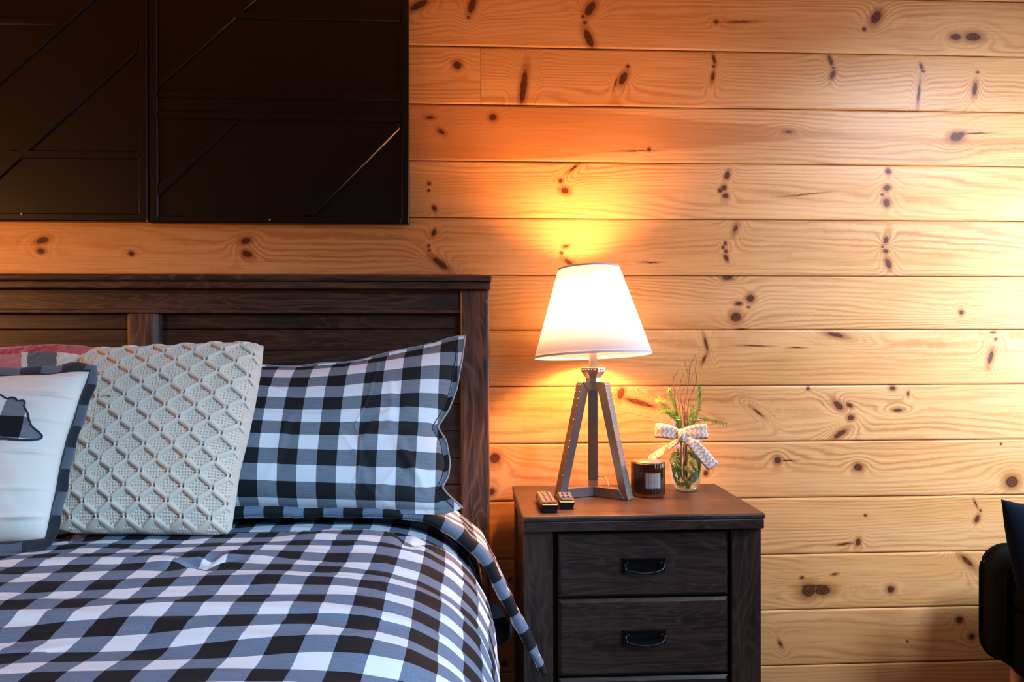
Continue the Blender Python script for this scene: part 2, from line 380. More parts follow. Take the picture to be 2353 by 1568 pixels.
# ------------------------------------------------------------------ black geometric wall panels
def black_paint():
    g = G('black_paint'); nz = g.noise(g.obj(), 7, 4); n2 = g.noise(g.obj(), 900, 2)
    c = g.mix(g.step(nz.outputs[0], .45, .7), rgb(.0022, .0019, .0019), rgb(.0036, .0027, .0025))
    g.set(Base_Color=c, Roughness=.37); g.b.inputs['Specular IOR Level'].default_value = .5; g.bump(n2.outputs[0], .12, .0004); return g.m
BLK = black_paint(); SCREW = plain('screw_metal', (.55, .52, .48), .35, .9)
YP = -.034                                     # front of the mouldings
def wp(px, py): p = at(px, py, YP); return (p.x, p.z)
pj = wp(340.5, 300)[0]; pr = wp(939.5, 250)[0]; pzb = wp(640, 513)[1]; ptop = 2.38; pw = pr - pj
BW = at(362, 300, YP).x - pj                   # stile width
def wall_panel(x0, x1, zb, bars, screws, label):
    root = empty('wall_panel', ((x0 + x1) / 2, 0, zb), label, 'wall decoration', 'black geometric panels above the bed')
    cx = (x0 + x1) / 2
    L = lambda x, z: (x - cx, z - zb)
    put('backing_board', newbox(x0 - cx, x1 - cx, -.0275, -.004, 0, ptop - zb, .001, 1), BLK, root)
    def bar(poly, YP=YP):
        bm = bmesh.new(); pts = [L(*p) for p in poly]
        prism(bm, pts, lambda a, b: Vector((a, YP, b)), lambda a, b: Vector((a, -.0270, b)))
        bmesh.ops.recalc_face_normals(bm, faces=bm.faces)
        es = [e for e in bm.edges if abs(e.verts[0].co.y - YP) < 1e-5 and abs(e.verts[1].co.y - YP) < 1e-5]
        bmesh.ops.bevel(bm, geom=es, offset=.0030, segments=1, affect='EDGES')
        return bm
    for nm, poly in bars: put(nm, bar(poly, YP + {'diagonal_strip': .0007, 'rail': .0003}.get(nm, 0)), BLK, root)
    for (x, z) in screws:
        bm = bmesh.new(); a, b = L(x, z); ball(bm, (a, YP - .0003, b), .0028, 10); put('screw', bm, SCREW, root, smooth=True)
    return root
def rect(x0, x1, z0, z1): return [(x0, z0), (x1, z0), (x1, z1), (x0, z1)]
def diag(p, q, wz, z_lo=None):                 # strip whose lower-right edge runs p->q, vertical width wz
    return [p, q, (q[0], q[1] + wz), (p[0], p[1] + wz)]
xi0, xi1 = pj + BW, wp(922, 300)[0]; zr = wp(640, 497)[1]
R1b, R1t = wp(640, 227)[1], wp(640, 210)[1]; R2b, R2t = wp(640, 276)[1], wp(640, 257)[1]; R3b, R3t = wp(720, 45)[1], wp(720, 28)[1]
def clip(poly, x0, x1, z0, z1):
    def cut(P, f):
        o = []
        for i in range(len(P)):
            a, b = P[i], P[(i + 1) % len(P)]; fa, fb = f(a), f(b)
            if fa >= 0: o.append(a)
            if (fa >= 0) != (fb >= 0): t = fa / (fa - fb); o.append((a[0] + (b[0] - a[0]) * t, a[1] + (b[1] - a[1]) * t))
        return o
    for f in (lambda p: p[0] - x0, lambda p: x1 - p[0], lambda p: p[1] - z0, lambda p: z1 - p[1]):
        poly = cut(poly, f)
    return poly
bars = [('stile', rect(pj + .001, xi0, pzb, ptop)), ('stile', rect(xi1, pr, pzb, ptop)), ('rail', rect(xi0, xi1, pzb, zr)),
        ('rail', rect(xi0, xi1, R1b, R1t)), ('rail', rect(xi0, xi1, R2b, R2t)), ('rail', rect(wp(520, 45)[0], xi1, R3b, R3t)), ('rail', rect(xi0, xi1, ptop - BW, ptop))]
p0, q0 = wp(363, 201), wp(588, 0); ext = 1.9; q0 = (p0[0] + (q0[0] - p0[0]) * ext, p0[1] + (q0[1] - p0[1]) * ext)
bars.append(('diagonal_strip', clip(diag((p0[0] - .05, p0[1] - .05 * (q0[1] - p0[1]) / (q0[0] - p0[0])), q0, .036), xi0, xi1, R1t, ptop - BW)))
p1, q1 = wp(363, 453), wp(546, 276)
def exl(p, q, e=.5): return ((p[0] - (q[0] - p[0]) * e, p[1] - (q[1] - p[1]) * e), (q[0] + (q[0] - p[0]) * e, q[1] + (q[1] - p[1]) * e))
a_, b_ = exl(p1, q1); bars.append(('diagonal_strip', clip(diag(a_, b_, .037), xi0, xi1, zr, R2b)))
a_, b_ = exl(wp(721, 495), wp(921, 294)); bars.append(('diagonal_strip', clip(diag(a_, b_, .030), xi0, xi1, zr, R2b)))
wall_panel(pj, pr, pzb, bars, [wp(620, 505)], 'black geometric carved wall panel on the pine wall, the one ending above the headboard')
lx0 = pj - pw - .002; lx1 = pj - .002; xi1 = lx1 - BW; xi0 = lx0 + BW; pzl = wp(170, 508)[1]
zr = wp(150, 490)[1]; H1b, H1t = wp(180, 365)[1], wp(180, 346)[1]; H0b, H0t = wp(60, 57)[1], wp(60, 39)[1]
bars = [('stile', rect(lx0, xi0, pzl, ptop)), ('stile', rect(xi1, lx1, pzl, ptop)), ('rail', rect(xi0, xi1, pzl, zr)),
        ('rail', rect(wp(20, 365)[0], xi1, H1b, H1t)), ('rail', rect(xi0, wp(130, 57)[0], H0b, H0t)), ('rail', rect(xi0, xi1, ptop - BW, ptop))]
a_, b_ = exl(wp(0, 408), wp(322, 112), .6); bars.append(('diagonal_strip', clip(diag(a_, b_, .036), xi0, xi1, zr, ptop - BW)))
a_, b_ = exl(wp(0, 192), wp(215, 0), 1.5); bars.append(('diagonal_strip', clip(diag(a_, b_, .036), xi0, xi1, zr, ptop - BW)))
wall_panel(lx0, lx1, pzl, bars, [wp(50, 492), (lx1 - .002, wp(341, 508)[1])], 'black geometric carved wall panel at the left edge of the photo')

# ------------------------------------------------------------------ bed
DWX = dark_wood('dark_oak_horizontal', 'x', 1.35, 1.0); DWZ = dark_wood('dark_oak_vertical', 'z', 2.0, 2.0); DWP = dark_wood('dark_oak_panel', 'x', .8, 6.0)
YH = -.125                                        # headboard front face
hr = at(1125, 900, YH).x; hc = at(322, 740, YH).x; hl = 2 * hc - hr
zc1 = at(700, 631, YH - .02).z; zc0 = at(900, 664, YH - .015).z
bed = empty('bed', (hc, 0, 0), 'dark-stained wooden bed with a planked headboard against the pine wall', 'bed')
X = lambda px, py=700, y=YH: at(px, py, y).x - hc
Zb = lambda py, px=700, y=YH: at(px, py, y).z
hw = hr - hc
bm = newbox(-hw - .008, hw + .008, YH - .028, -.03, (zc0 + zc1) / 2 + .001, zc1, .008, 3)
put('headboard_cap', bm, DWX, bed)
put('cap_moulding', newbox(-hw - .003, hw + .003, YH - .02, -.035, zc0, (zc0 + zc1) / 2, .003, 2), DWX, bed)
pwid = hr - at(1058, 900, YH).x
for s in (1, -1):
    a, b = sorted((s * hw, s * (hw - pwid)))
    put('headboard_post', newbox(a, b, YH, -.04, 0, zc0 - .0005, .009, 3), DWZ, bed)
zt0 = Zb(711, 700, YH + .012)
put('top_rail', newbox(-hw + pwid, hw - pwid, YH + .015, -.05, zt0, zc0 - .001, .002, 1), DWX, bed)
put('rail_ledge', newbox(-hw + pwid, hw - pwid, YH + .006, -.05, zt0 - .011, zt0 - .0005, .003, 2), DWX, bed)
sx0, sx1 = X(283), X(362)
zb_ = [Zb(757, 700, YH + .03), Zb(806, 700, YH + .03)]; ph = zb_[0] - zb_[1]
z = zt0 - .0115; cuts = [zb_[0], zb_[1]] + [zb_[1] - ph * 1.28 * i for i in range(1, 9)]
top = z
for c in cuts:
    if c < .3: break
    put('headboard_plank', newbox(-hw + pwid - .01, hw - pwid + .01, YH + .034, -.055, c + .0012, top - .0005, .0025, 2), DWP, bed); top = c
bm = bmesh.new()
prism(bm, [(sx0, YH + .033), (sx0 + .004, YH + .018), (sx0 + .014, YH + .008), (sx1 - .014, YH + .008), (sx1 - .004, YH + .018), (sx1, YH + .033)], lambda a, b: Vector((a, b, .35)), lambda a, b: Vector((a, b, zt0 - .012)))
bmesh.ops.recalc_face_normals(bm, faces=bm.faces)
put('centre_stile', bm, DWZ, bed)
for s in (1, -1):
    a, b = sorted((s * (hw - .06), s * (hw - .095)))
    put('side_rail', newbox(a, b, -2.2, YH, .14, .36, .004, 2), DWX, bed)
put('footboard', newbox(-hw, hw, -2.24, -2.2, 0, .42, .006, 2), DWX, bed)
put('slat_base', newbox(-hw + .1, hw - .1, -2.19, YH - .01, .30, .34), DWX, bed)

TICK = plain('mattress_ticking', (.7, .68, .64), .9)
matt = put('mattress', newbox(hc - .83, hc + .83, -2.12, -.15, .345, .735, .07, 4), TICK, smooth=True)
tag(matt, 'thick pale mattress of the bed underneath the checked comforter', 'mattress')

# comforter -----------------------------------------------------------------
CHK = .042
COMF = buffalo('comforter_check', CHK, (.13, .30))
def profile(xs, zs, n=400):
    t = np.linspace(0, 1, n); P = resample(list(zip(xs, zs)), t); s = np.r_[0, np.cumsum(np.linalg.norm(np.diff(P, axis=0), axis=1))]
    return P, s
ZT = .782
def cprof(y):
    """right half of the drape in cross section: list of (x, z)"""
    pass
base_prof = [(hc, ZT), (hc + .3, ZT), (-.30, ZT), (-.20, ZT - .002), (-.14, ZT - .008), (-.08, ZT - .024), (-.03, ZT - .050), (.012, ZT - .090), (.038, ZT - .140), (.052, ZT - .200), (.058, ZT - .28), (.064, ZT - .38), (.068, ZT - .50)]
PP, SS = profile([p[0] for p in base_prof], [p[1] for p in base_prof])
def sheet_points(S, Y, lift=0.0, PPx=None, SSx=None):
    P_, S_ = (PP, SS) if PPx is None else (PPx, SSx)
    sa = np.abs(S); x = np.interp(sa, S_, P_[:, 0]); z = np.interp(sa, S_, P_[:, 1])
    e = 1e-3; x2 = np.interp(sa + e, S_, P_[:, 0]); z2 = np.interp(sa + e, S_, P_[:, 1]); x1 = np.interp(sa - e, S_, P_[:, 0]); z1 = np.interp(sa - e, S_, P_[:, 1])
    tx, tz = x2 - x1, z2 - z1; l = np.hypot(tx, tz) + 1e-9; nx, nz = -tz / l, tx / l
    sg = np.where(S < 0, -1, 1)
    X_ = hc + (x - hc) * sg
    return X_, z, nx * sg, nz
TUFTS = [(-.448, -.93), (-.112, -.70), (-.80, -.70), (-.80, -1.2), (-.448, -1.55), (-1.2, -.95)]
def comf_h(X_, S, Y):
    h = .007 * fbm(S * 3.5, Y * 4.0, 3, 2) + .004 * fbm(S * 3 + Y * 6, Y * 16, 5, 2)
    h += .0022 * fbm(S * 9, Y * 40 + S * 6, 8, 2) * (vnoise(S * 4, Y * 4, 9) > 0)
    for (tx, ty) in TUFTS:
        dx = X_ - tx; dy = Y - ty; r2 = dx * dx + dy * dy
        h += .012 * (np.exp(-r2 / .04)) * .5 - .020 * np.exp(-r2 / .0012)
        rr = np.sqrt(r2) + 1e-6; an = np.arctan2(dy, dx)
        h += .0045 * np.cos(an * 5 + tx * 9) * np.exp(-((rr - .04) / .035) ** 2)
        h += .0075 * np.exp(-((dx * .8 + dy * .6) / .007) ** 2) * np.exp(-(((-dx * .6 + dy * .8) - .0) / .022) ** 2)
    # broad ridge in front of the cushions and soft sag lines
    h += .008 * np.exp(-((Y + .93 - .10 * (X_ + .6)) / .07) ** 2) * np.clip((-.25 - X_) / .3, 0, 1)
    h += .007 * np.exp(-((Y + 1.16 + .25 * (X_ + .6)) / .05) ** 2) - .006 * np.exp(-((Y + 1.26 + .25 * (X_ + .6)) / .05) ** 2)
    return h
smax = SS[-1]; ns, ny = 620, 420
s_ = np.linspace(-smax, smax, ns); y_ = np.linspace(-2.19, -.30, ny)
S, Y = np.meshgrid(s_, y_, indexing='ij')
X_, Z_, NX, NZ = sheet_points(S, Y)
side = np.clip((np.abs(S) - 1.0) / .25, 0, 1)
h = comf_h(X_, S, Y) * (1 - .5 * side) + side * .012 * np.sin(Y * 19 + 1.5 * np.sin(Y * 7)) + .004
wr = .0055 * fbm(S * 22, Y * 5 + S * 10, 21, 2) * side
Xf, Yf, Zf = X_ + NX * (h + wr), Y, Z_ + NZ * (h + wr)
# the sheet sinks a little under the folded-back part
front = np.stack([Xf, Yf, Zf], -1)
sink = np.clip((Y + .69) / .08, 0, 1) * .016; front[..., 0] -= NX * sink; front[..., 2] -= NZ * sink
wv = Y + .010 * fbm(S * 3, Y * 3, 31, 2); wu = S + .006 * fbm(S * 3, Y * 3, 33, 2)
back = front.copy(); back[..., 0] -= NX * .012; back[..., 2] -= NZ * .012
comf = empty('comforter', (hc, -1.2, .75), 'black and white buffalo check comforter spread over the bed, folded at the head', 'bedding')
def local(me, o):
    me.transform(Matrix.Translation(-Vector(o.location))); return me
put('top_sheet', local(grid_mesh('top_sheet', front, np.stack([wu, wv], -1), back), comf), COMF, comf)
# folded-back head end with a thick hem, its corner hanging beside the night stand
fp = [(hc, ZT + .008), (hc + .3, ZT + .008), (-.30, ZT + .010), (-.16, ZT + .006), (-.09, ZT - .004), (-.03, ZT - .035), (.030, ZT - .090), (.062, ZT - .150), (.095, ZT - .215), (.130, ZT - .28), (.166, ZT - .345)]
FP, FS = profile([p[0] for p in fp], [p[1] for p in fp])
ns, nv = 560, 60
s_ = np.linspace(-FS[-1], FS[-1], ns); v_ = np.linspace(0, 1, nv)
S, V = np.meshgrid(s_, v_, indexing='ij')
# V: 0 lower (inside) .. .35 hem roll .. 1 towards the head
hemy = -.592 + .006 * np.sin(S * 7) + .004 * fbm(S * 8, S * 0, 41, 2)
T = .026
roll = np.clip(V / .45, 0, 1); ang = np.pi * (roll)          # 0: underside, pi: top
ry = np.where(V < .45, hemy - np.sin(ang) * T * .62 + .012, 0); hz = np.where(V < .45, T * .5 * (1 - np.cos(ang)), T)
flat = np.clip((V - .45) / .55, 0, 1)
cut = np.clip((np.abs(S) - 1.02) / (FS[-1] - 1.02), 0, 1)     # bottom edge rises towards the head
depth = .25 * (1 - cut) ** .7 + .006
ry = np.where(V < .45, ry, hemy + .012 + flat * depth)
X_, Z_, NX, NZ = sheet_points(S, ry, PPx=FP, SSx=FS)
nzz = .0025 * fbm(S * 14, V * 3, 44, 2) + .0022 * fbm(S * 45, V * 5, 46, 2)
hh = hz * (1 - .45 * cut ** 3) + nzz + np.where(V >= .45, -.018 * flat, 0)
pts = np.stack([X_ + NX * hh, ry, Z_ + NZ * hh], -1)
bk = np.stack([X_ + NX * (hh * .25), ry + .004 * (V < .5), Z_ + NZ * (hh * .25)], -1)
arc = np.where(V < .45, roll * T * 1.3, T * 1.3 + flat * .25)
me = grid_mesh('folded_hem', pts, np.stack([S + .013, arc + .008], -1), bk)
fo = put('folded_hem', local(me, comf), COMF, comf)
# small twisted under-flap seen between the bed and the night stand
bm = bmesh.new(); uvl = bm.loops.layers.uv.new('UVMap')
q = [at(1130, 1385, -.50), at(1150, 1395, -.50), at(1178, 1445, -.50), at(1176, 1462, -.50), at(1145, 1492, -.51), at(1132, 1440, -.52)]
vsx = [bm.verts.new(p - Vector(comf.location)) for p in q]; bs = [bm.verts.new(p - Vector(comf.location) + Vector((-.012, .02, 0))) for p in q]
bm.faces.new(vsx); bm.faces.new(bs[::-1])
for i in range(6): bm.faces.new((vsx[i], bs[i], bs[(i + 1) % 6], vsx[(i + 1) % 6]))
for f in bm.faces:
    for l in f.loops: l[uvl].uv = (.036 + (l.vert.co.x - vsx[0].co.x) * .9, .024 + (l.vert.co.z - vsx[4].co.z) * .5)
bmesh.ops.recalc_face_normals(bm, faces=bm.faces)
put('corner_flap', bm, COMF, comf)

# cushions ------------------------------------------------------------------
def plane(px, py, z0, tilt, yaw=0.0):
    p0 = onz(px, py, z0); n = Vector((math.sin(yaw), -math.cos(yaw), math.tan(tilt))).normalized(); return p0, n
def cushion_surface(pl, bot, top, left, right, n, m, tf, tb, p=2.4, q=.5, flange=0.0):
    p0, nn = pl; f = lambda L_: [onpl(a, b, p0, nn) for a, b in L_]
    S_, U, V = coons(f(bot), f(top), f(left), f(right), n, m)
    a = 2 * U - 1; b = 2 * V - 1
    if flange: a = np.clip(a / (1 - flange), -1, 1); b = np.clip(b / (1 - flange * 1.6), -1, 1)
    core = np.clip((1 - np.abs(a) ** p) * (1 - np.abs(b) ** p), 0, 1) ** q
    N = np.array(nn)
    return S_, U, V, core, N
def mk_cushion(name, S_, U, V, core, N, tf, tb, disp, uvs, mat, label, cat, group=None):
    fr = S_ + N * (core * tf + disp)[..., None]; bk_ = S_ - N * (core * tb)[..., None]
    c = fr.reshape(-1, 3).mean(0); c[2] = fr[..., 2].min()
    return fr, bk_, Vector(c)

# checked pillow sham
pl = plane(800, 1168, .812, R(33), R(-2))
bot = [(262, 1172), (420, 1176), (600, 1176), (800, 1180), (950, 1182), (1020, 1184), (1063, 1168)]
top = [(250, 800), (330, 832), (450, 842), (590, 840), (700, 840), (790, 832), (880, 815), (960, 795), (1030, 776), (1069, 769)]
left = [(262, 1172), (280, 1080), (300, 985), (285, 900), (250, 800)]
right = [(1063, 1168), (1030, 1140), (1016, 1122), (1030, 1095), (1034, 1060), (1026, 1015), (1006, 985), (1030, 945), (1050, 890), (1062, 830), (1069, 769)]
n, m = 360, 220
S_, U, V, core, N = cushion_surface(pl, bot, top, left, right, n, m, 0, 0, 2.3, .55, .035)
a = 2 * U - 1; b = 2 * V - 1
exs = Vector((math.cos(R(-2)), math.sin(R(-2)), 0)); u_m = ((S_ - np.array(pl[0])) @ np.array(exs)) + .02; v_m = V * .50
u_m = u_m * (1 - .0 * U)
disp = .003 * fbm(u_m * 5, v_m * 6, 51, 3) * core
ridge = lambda d, w_: np.exp(-(d / w_) ** 2)
disp += .0035 * ridge(U - .745 - .02 * b, .004) * core + .0035 * ridge(V - .56 - .02 * np.sin(U * 8), .007) * core
# creases radiating from the pinched side
for (cu, cv, an, ln, am) in ((.93, .50, 2.6, .28, .005), (.93, .50, -2.75, .22, .005), (.93, .50, 3.10, .18, .004), (.86, .30, -2.0, .15, .005), (.80, .75, -1.3, .3, .005), (.68, .45, -1.1, .25, .005), (.55, .55, -1.9, .25, .004), (.55, .8, -.6, .12, .006), (.35, .8, -.4, .15, .008), (.95, .12, 2.3, .14, .010), (.72, .3, .9, .18, .005)):
    dx = (U - cu) * .9; dy = (V - cv) * .5; t = dx * math.cos(an) + dy * math.sin(an); d = -dx * math.sin(an) + dy * math.cos(an)
    am *= .5
    disp += am * ridge(d, .008 + .03 * np.clip(t, 0, 1)) * np.exp(-((t - ln / 2) / (ln / 2)) ** 4) * np.clip(core * 2, 0, 1) - am * .8 * ridge(d - .018, .012) * np.exp(-((t - ln / 2) / (ln / 2)) ** 4) * np.clip(core * 2, 0, 1)
fl = 1 - np.clip(core * 6, 0, 1)
disp += fl * (.006 * np.sin(V * 17) * (U > .9) + .004 * np.sin(U * 34) * (V > .9))
tf, tb = .085, .05
fr = S_ + N * (core * tf + disp)[..., None]; bk_ = S_ - N * (core * tb + .004)[..., None]
sham = empty('pillow', (fr[..., 0].mean(), fr[..., 1].mean(), fr[..., 2].min()), 'black and white buffalo check pillow with a raised corner against the headboard', 'pillow')
SHAM = buffalo('sham_check', .0415, (.02, .12), (.80, .80, .82), (.165, .19, .225))
put('pillow_body', local(grid_mesh('pillow_body', fr, np.stack([u_m, v_m], -1), bk_), sham), SHAM, sham)
PIPE = plain('light_piping', (.35, .35, .36), .8); THREAD = plain('dark_thread', (.02, .022, .026), .8)
bm = bmesh.new(); off = -Vector(sham.location)
rim = [Vector(fr[-1, j]) + off for j in range(0, m, 2)] + [Vector(fr[-1, m - 1]) + off]
tube(bm, rim, .0022, 6); rim2 = [Vector(fr[i, m - 1]) + off for i in range(n - 1, 150, -3)]; tube(bm, rim2, .0016, 6)
put('edge_seam', bm, PIPE, sham, smooth=True)
bm = bmesh.new(); j0 = [Vector(fr[-8, j]) + off + Vector(N) * .0012 for j in range(4, m - 5, 2)]; tube(bm, j0, .0011, 5); put('stitch_line', bm, THREAD, sham, smooth=True)

# red, grey and cream plaid cushion behind
def plaid():
    g = G('red_plaid_wool'); k = g.math; U_ = g.uv(); s = g.n('ShaderNodeSeparateXYZ', {0: U_}); x = s.outputs[0]; y = s.outputs[1]
    fz = g.noise(g.scale(U_, (500, 500, 1)), 1, 3, .7)
    def bnd(v, a_, b_): return k('MULTIPLY', k('GREATER_THAN', v, a_), k('LESS_THAN', v, b_))
    cream, grey, red = rgb(.70, .62, .50), rgb(.10, .10, .10), rgb(.50, .02, .035)
    vx = k('FRACT', k('MULTIPLY', x, 1 / .20)); vy = k('FRACT', k('MULTIPLY', y, 1 / .20))
    c = g.mix(bnd(vx, .0, .32), cream, grey)
    c = g.mix(k('MULTIPLY', bnd(vx, .68, .93), k('MULTIPLY_ADD', fz.outputs[0], .4, .55)), c, red)
    c = g.mix(k('MULTIPLY', bnd(vy, .0, .30), .60), c, grey)
    c = g.mix(k('MULTIPLY', bnd(vy, .80, .97), .90), c, red)
    c = g.mix(k('MULTIPLY', g.step(fz.outputs[0], .5, .75), .35), c, rgb(.75, .70, .62))
    g.set(Base_Color=c, Roughness=.95, Sheen_Weight=.3); g.bump(fz.outputs[0], .5, .0015); return g.m
pl = plane(20, 1172, .825, R(22), 0)
bot = [(-240, 1185), (0, 1190), (170, 1184)]; top = [(-250, 812), (-150, 800), (0, 801), (60, 798), (120, 793), (190, 794), (238, 804)]
left = [(-240, 1185), (-245, 1000), (-250, 812)]; right = [(170, 1184), (205, 1050), (228, 900), (238, 804)]
n, m = 120, 110
S_, U, V, core, N = cushion_surface(pl, bot, top, left, right, n, m, 0, 0, 2.6, .5)
rough_n = .004 * fbm(U * 60, V * 60, 61, 2) * np.clip(core * 3, .3, 1)
fr = S_ + N * (core * .07 + rough_n)[..., None]; bk_ = S_ - N * (core * .05 + .002)[..., None]
c = empty('cushion', (fr[..., 0].mean(), fr[..., 1].mean(), fr[..., 2].min()), 'red, grey and cream plaid wool cushion behind the bear cushion', 'cushion', 'throw cushions on the bed')
put('cushion_cover', local(grid_mesh('cushion_cover', fr, np.stack([U * .5 - .025 + .09 * V, V * .42 + .1745], -1), bk_), c), plaid(), c)

# cream honeycomb cable-knit cushion
def knit():
    g = G('cream_wool'); nz = g.noise(g.obj(), 1400, 3, .7); n2 = g.noise(g.obj(), 25, 2)
    cc = g.mix(n2.outputs[0], rgb(.77, .62, .48), rgb(.82, .70, .57)); cc = g.mix(g.math('MULTIPLY', nz.outputs[0], .25), cc, rgb(.62, .49, .38))
    g.set(Base_Color=cc, Roughness=.95, Sheen_Weight=.25); g.b.inputs['Specular IOR Level'].default_value = .15
    g.bump(nz.outputs[0], .5, .001); return g.m
pl = plane(340, 1226, .796, R(28), R(3))
bot = [(126, 1216), (170, 1226), (300, 1226), (420, 1228), (490, 1230), (522, 1228), (532, 1214)]
top = [(187, 818), (215, 803), (300, 801), (400, 798), (480, 793), (540, 790), (590, 790), (606, 797)]
left = [(126, 1216), (140, 1120), (160, 1000), (176, 900), (187, 818)]
right = [(532, 1214), (541, 1150), (551, 1080), (569, 1010), (586, 930), (600, 850), (606, 797)]
n, m = 470, 520
S_, U, V, core, N = cushion_surface(pl, bot, top, left, right, n, m, 0, 0, 2.5, .5)
A_, B_ = U * .385, V * .435
WC, HC = .0585, .0285
def honey(A, B):
    sy = 1.22; y = B * sy; H = HC * sy
    j0 = np.round(y / H); best = np.full(A.shape, 9.0); sec = best.copy(); bx = np.zeros_like(A); by = bx.copy(); cx = bx.copy(); cy = bx.copy()
    for dj in (-1, 0, 1):
        j = j0 + dj; offx = (np.mod(j, 2)) * WC / 2; i0 = np.round((A - offx) / WC)
        for di in (-1, 0, 1):
            px_ = (i0 + di) * WC + offx; py_ = j * H; d = (A - px_) ** 2 + (y - py_) ** 2
            b1 = d < best; b2 = (~b1) & (d < sec)
            sec = np.where(b1, best, np.where(b2, d, sec)); cx = np.where(b1, bx, np.where(b2, px_, cx)); cy = np.where(b1, by, np.where(b2, py_, cy))
            best = np.where(b1, d, best); bx = np.where(b1, px_, bx); by = np.where(b1, py_, by)
    dist = np.hypot(cx - bx, cy - by) + 1e-9; de = (sec - best) / (2 * dist)
    horiz = np.abs(cy - by) < 1e-4
    lx = A - bx; ly = (y - by) / sy
    rope = np.sqrt(np.clip(1 - (de / .0066) ** 2, 0, 1)) * .0085
    ropeh = np.sqrt(np.clip(1 - ((de - .0042) / .0042) ** 2, 0, 1)) * .0085
    near_v = np.clip(1 - np.abs(np.abs(lx) - WC / 2) / .005, 0, 1) * np.clip(1 - np.abs(ly) / .006, 0, 1)
    hgt = np.where(horiz, ropeh, rope)
    hgt -= .0065 * np.clip(near_v * 1.8, 0, 1) * (de < .0028)
    hgt += .0006 * np.cos(de / .0023 * 6.283) * (de < .0062)
    ins = de > .0062
    st_x, st_y = .0062, .0060
    kx = lx / st_x; ky = ly / st_y + .5 * 0
    fx = kx - np.round(kx); fy = ky - np.round(ky)
    pit = np.exp(-((fx * st_x) / .0015) ** 2 - ((fy * st_y) / .0011) ** 2)
    dome = .0010 * np.abs(np.sin(np.pi * ky)) ** .7 + .0005 * np.abs(np.sin(np.pi * (kx + ky * .5)))
    hgt = np.where(ins, dome - .0052 * pit - .0006, hgt)
    return hgt
hgt = honey(A_ + .012, B_ + .004 + .0 * A_)
ef = np.clip(core * 2.2, 0, 1)
disp = 1.35 * hgt * (.35 + .65 * ef) + .003 * fbm(U * 5, V * 5, 71, 2) * core
fr = S_ + N * (core * .075 + disp)[..., None]; bk_ = S_ - N * (core * .05 + .003)[..., None]
c = empty('cushion', (fr[..., 0].mean(), fr[..., 1].mean(), fr[..., 2].min()), 'cream honeycomb cable-knit cushion between the bear cushion and the checked pillow', 'cushion', 'throw cushions on the bed')
KNIT = knit()
put('knit_cover', local(grid_mesh('knit_cover', fr, np.stack([A_, B_], -1), bk_), c), KNIT, c)
iu, iv = 95, 395                                 # loose yarn loop
bm = bmesh.new(); o_ = onpl(248, 912, Vector(fr[150, 400]), pl[1]) - Vector(c.location)
tube(bm, [o_ + Vector((.010 * math.cos(t) - .0, -.006, .006 * math.sin(t))) for t in np.linspace(.4, 6.4, 18)] + [o_ + Vector((.018, -.004, -.007)), o_ + Vector((.034, .0, -.010))], .0018, 6)
put('yarn_loop', bm, KNIT, c, smooth=True)

# white bear cushion
BW_ = plain('cream_cotton', (.80, .755, .69), .9); BWm = G('cream_cotton_weave')
nz = BWm.noise(BWm.obj(), 900, 3, .7); BWm.set(Base_Color=BWm.mix(nz.outputs[0], rgb(.77, .68, .58), rgb(.83, .76, .67)), Roughness=.9, Sheen_Weight=.2); BWm.bump(nz.outputs[0], .3, .0007)
pl = plane(50, 1246, .808, R(22), R(-6))
bot = [(-300, 1252), (-200, 1256), (0, 1248), (60, 1246), (108, 1240)]
top = [(-320, 860), (-250, 872), (-100, 874), (0, 869), (60, 866), (120, 864), (170, 856), (212, 853)]
left = [(-300, 1252), (-310, 1100), (-318, 950), (-320, 860)]
right = [(108, 1240), (122, 1180), (136, 1110), (147, 1050), (158, 1010), (176, 955), (194, 900), (205, 872), (212, 853)]
n, m = 200, 180
S_, U, V, core, N = cushion_surface(pl, bot, top, left, right, n, m, 0, 0, 2.5, .5)
disp = .003 * fbm(U * 6, V * 8, 81, 3) * core
for cv, am in ((.93, .007), (.81, .008), (.66, .004), (.47, .006), (.27, .004), (.12, .007)):
    disp += am * ridge(V - cv + (.22 * cv - .05) * (U - 1), .012) * np.exp(-((U - .90) / .10) ** 2) * np.clip(core * 3, 0, 1)
fr = S_ + N * (core * .080 + disp)[..., None]; bk_ = S_ - N * (core * .05 + .002)[..., None]
bear = empty('cushion', (fr[..., 0].mean(), fr[..., 1].mean(), fr[..., 2].min()), 'cream cushion with a checked bear applique and dark fleece edging', 'cushion', 'throw cushions on the bed')
off = -Vector(bear.location)
put('cushion_cover', local(grid_mesh('cushion_cover', fr, np.stack([U * .45, V * .38], -1), bk_), bear), BWm.m, bear)
# fleece flange around the edge
edge = [fr[-1, j] for j in range(0, m - 1, 3)] + [fr[i, -1] for i in range(n - 1, 0, -3)] + [fr[0, j] for j in range(m - 1, 0, -3)] + [fr[i, 0] for i in range(0, n - 1, 3)]
cen = fr[..., :].reshape(-1, 3).mean(0); E_ = np.array(edge); ne = len(E_)
tan = np.roll(E_, -2, 0) - np.roll(E_, 2, 0); outw = np.cross(tan, N); outw /= np.linalg.norm(outw, axis=1)[:, None] + 1e-9
outw *= np.sign(((E_ - cen) * outw).sum(1))[:, None]
ker = np.ones(9) / 9; outw = np.stack([np.convolve(np.r_[outw[-4:, i], outw[:, i], outw[:4, i]], ker, 'valid') for i in range(3)], 1)
th = np.linspace(0, 2 * np.pi, 13); arcs = np.r_[0, np.cumsum(np.linalg.norm(np.diff(np.r_[E_, E_[:1]], axis=0), axis=1))]
Wd = .024
rings = []
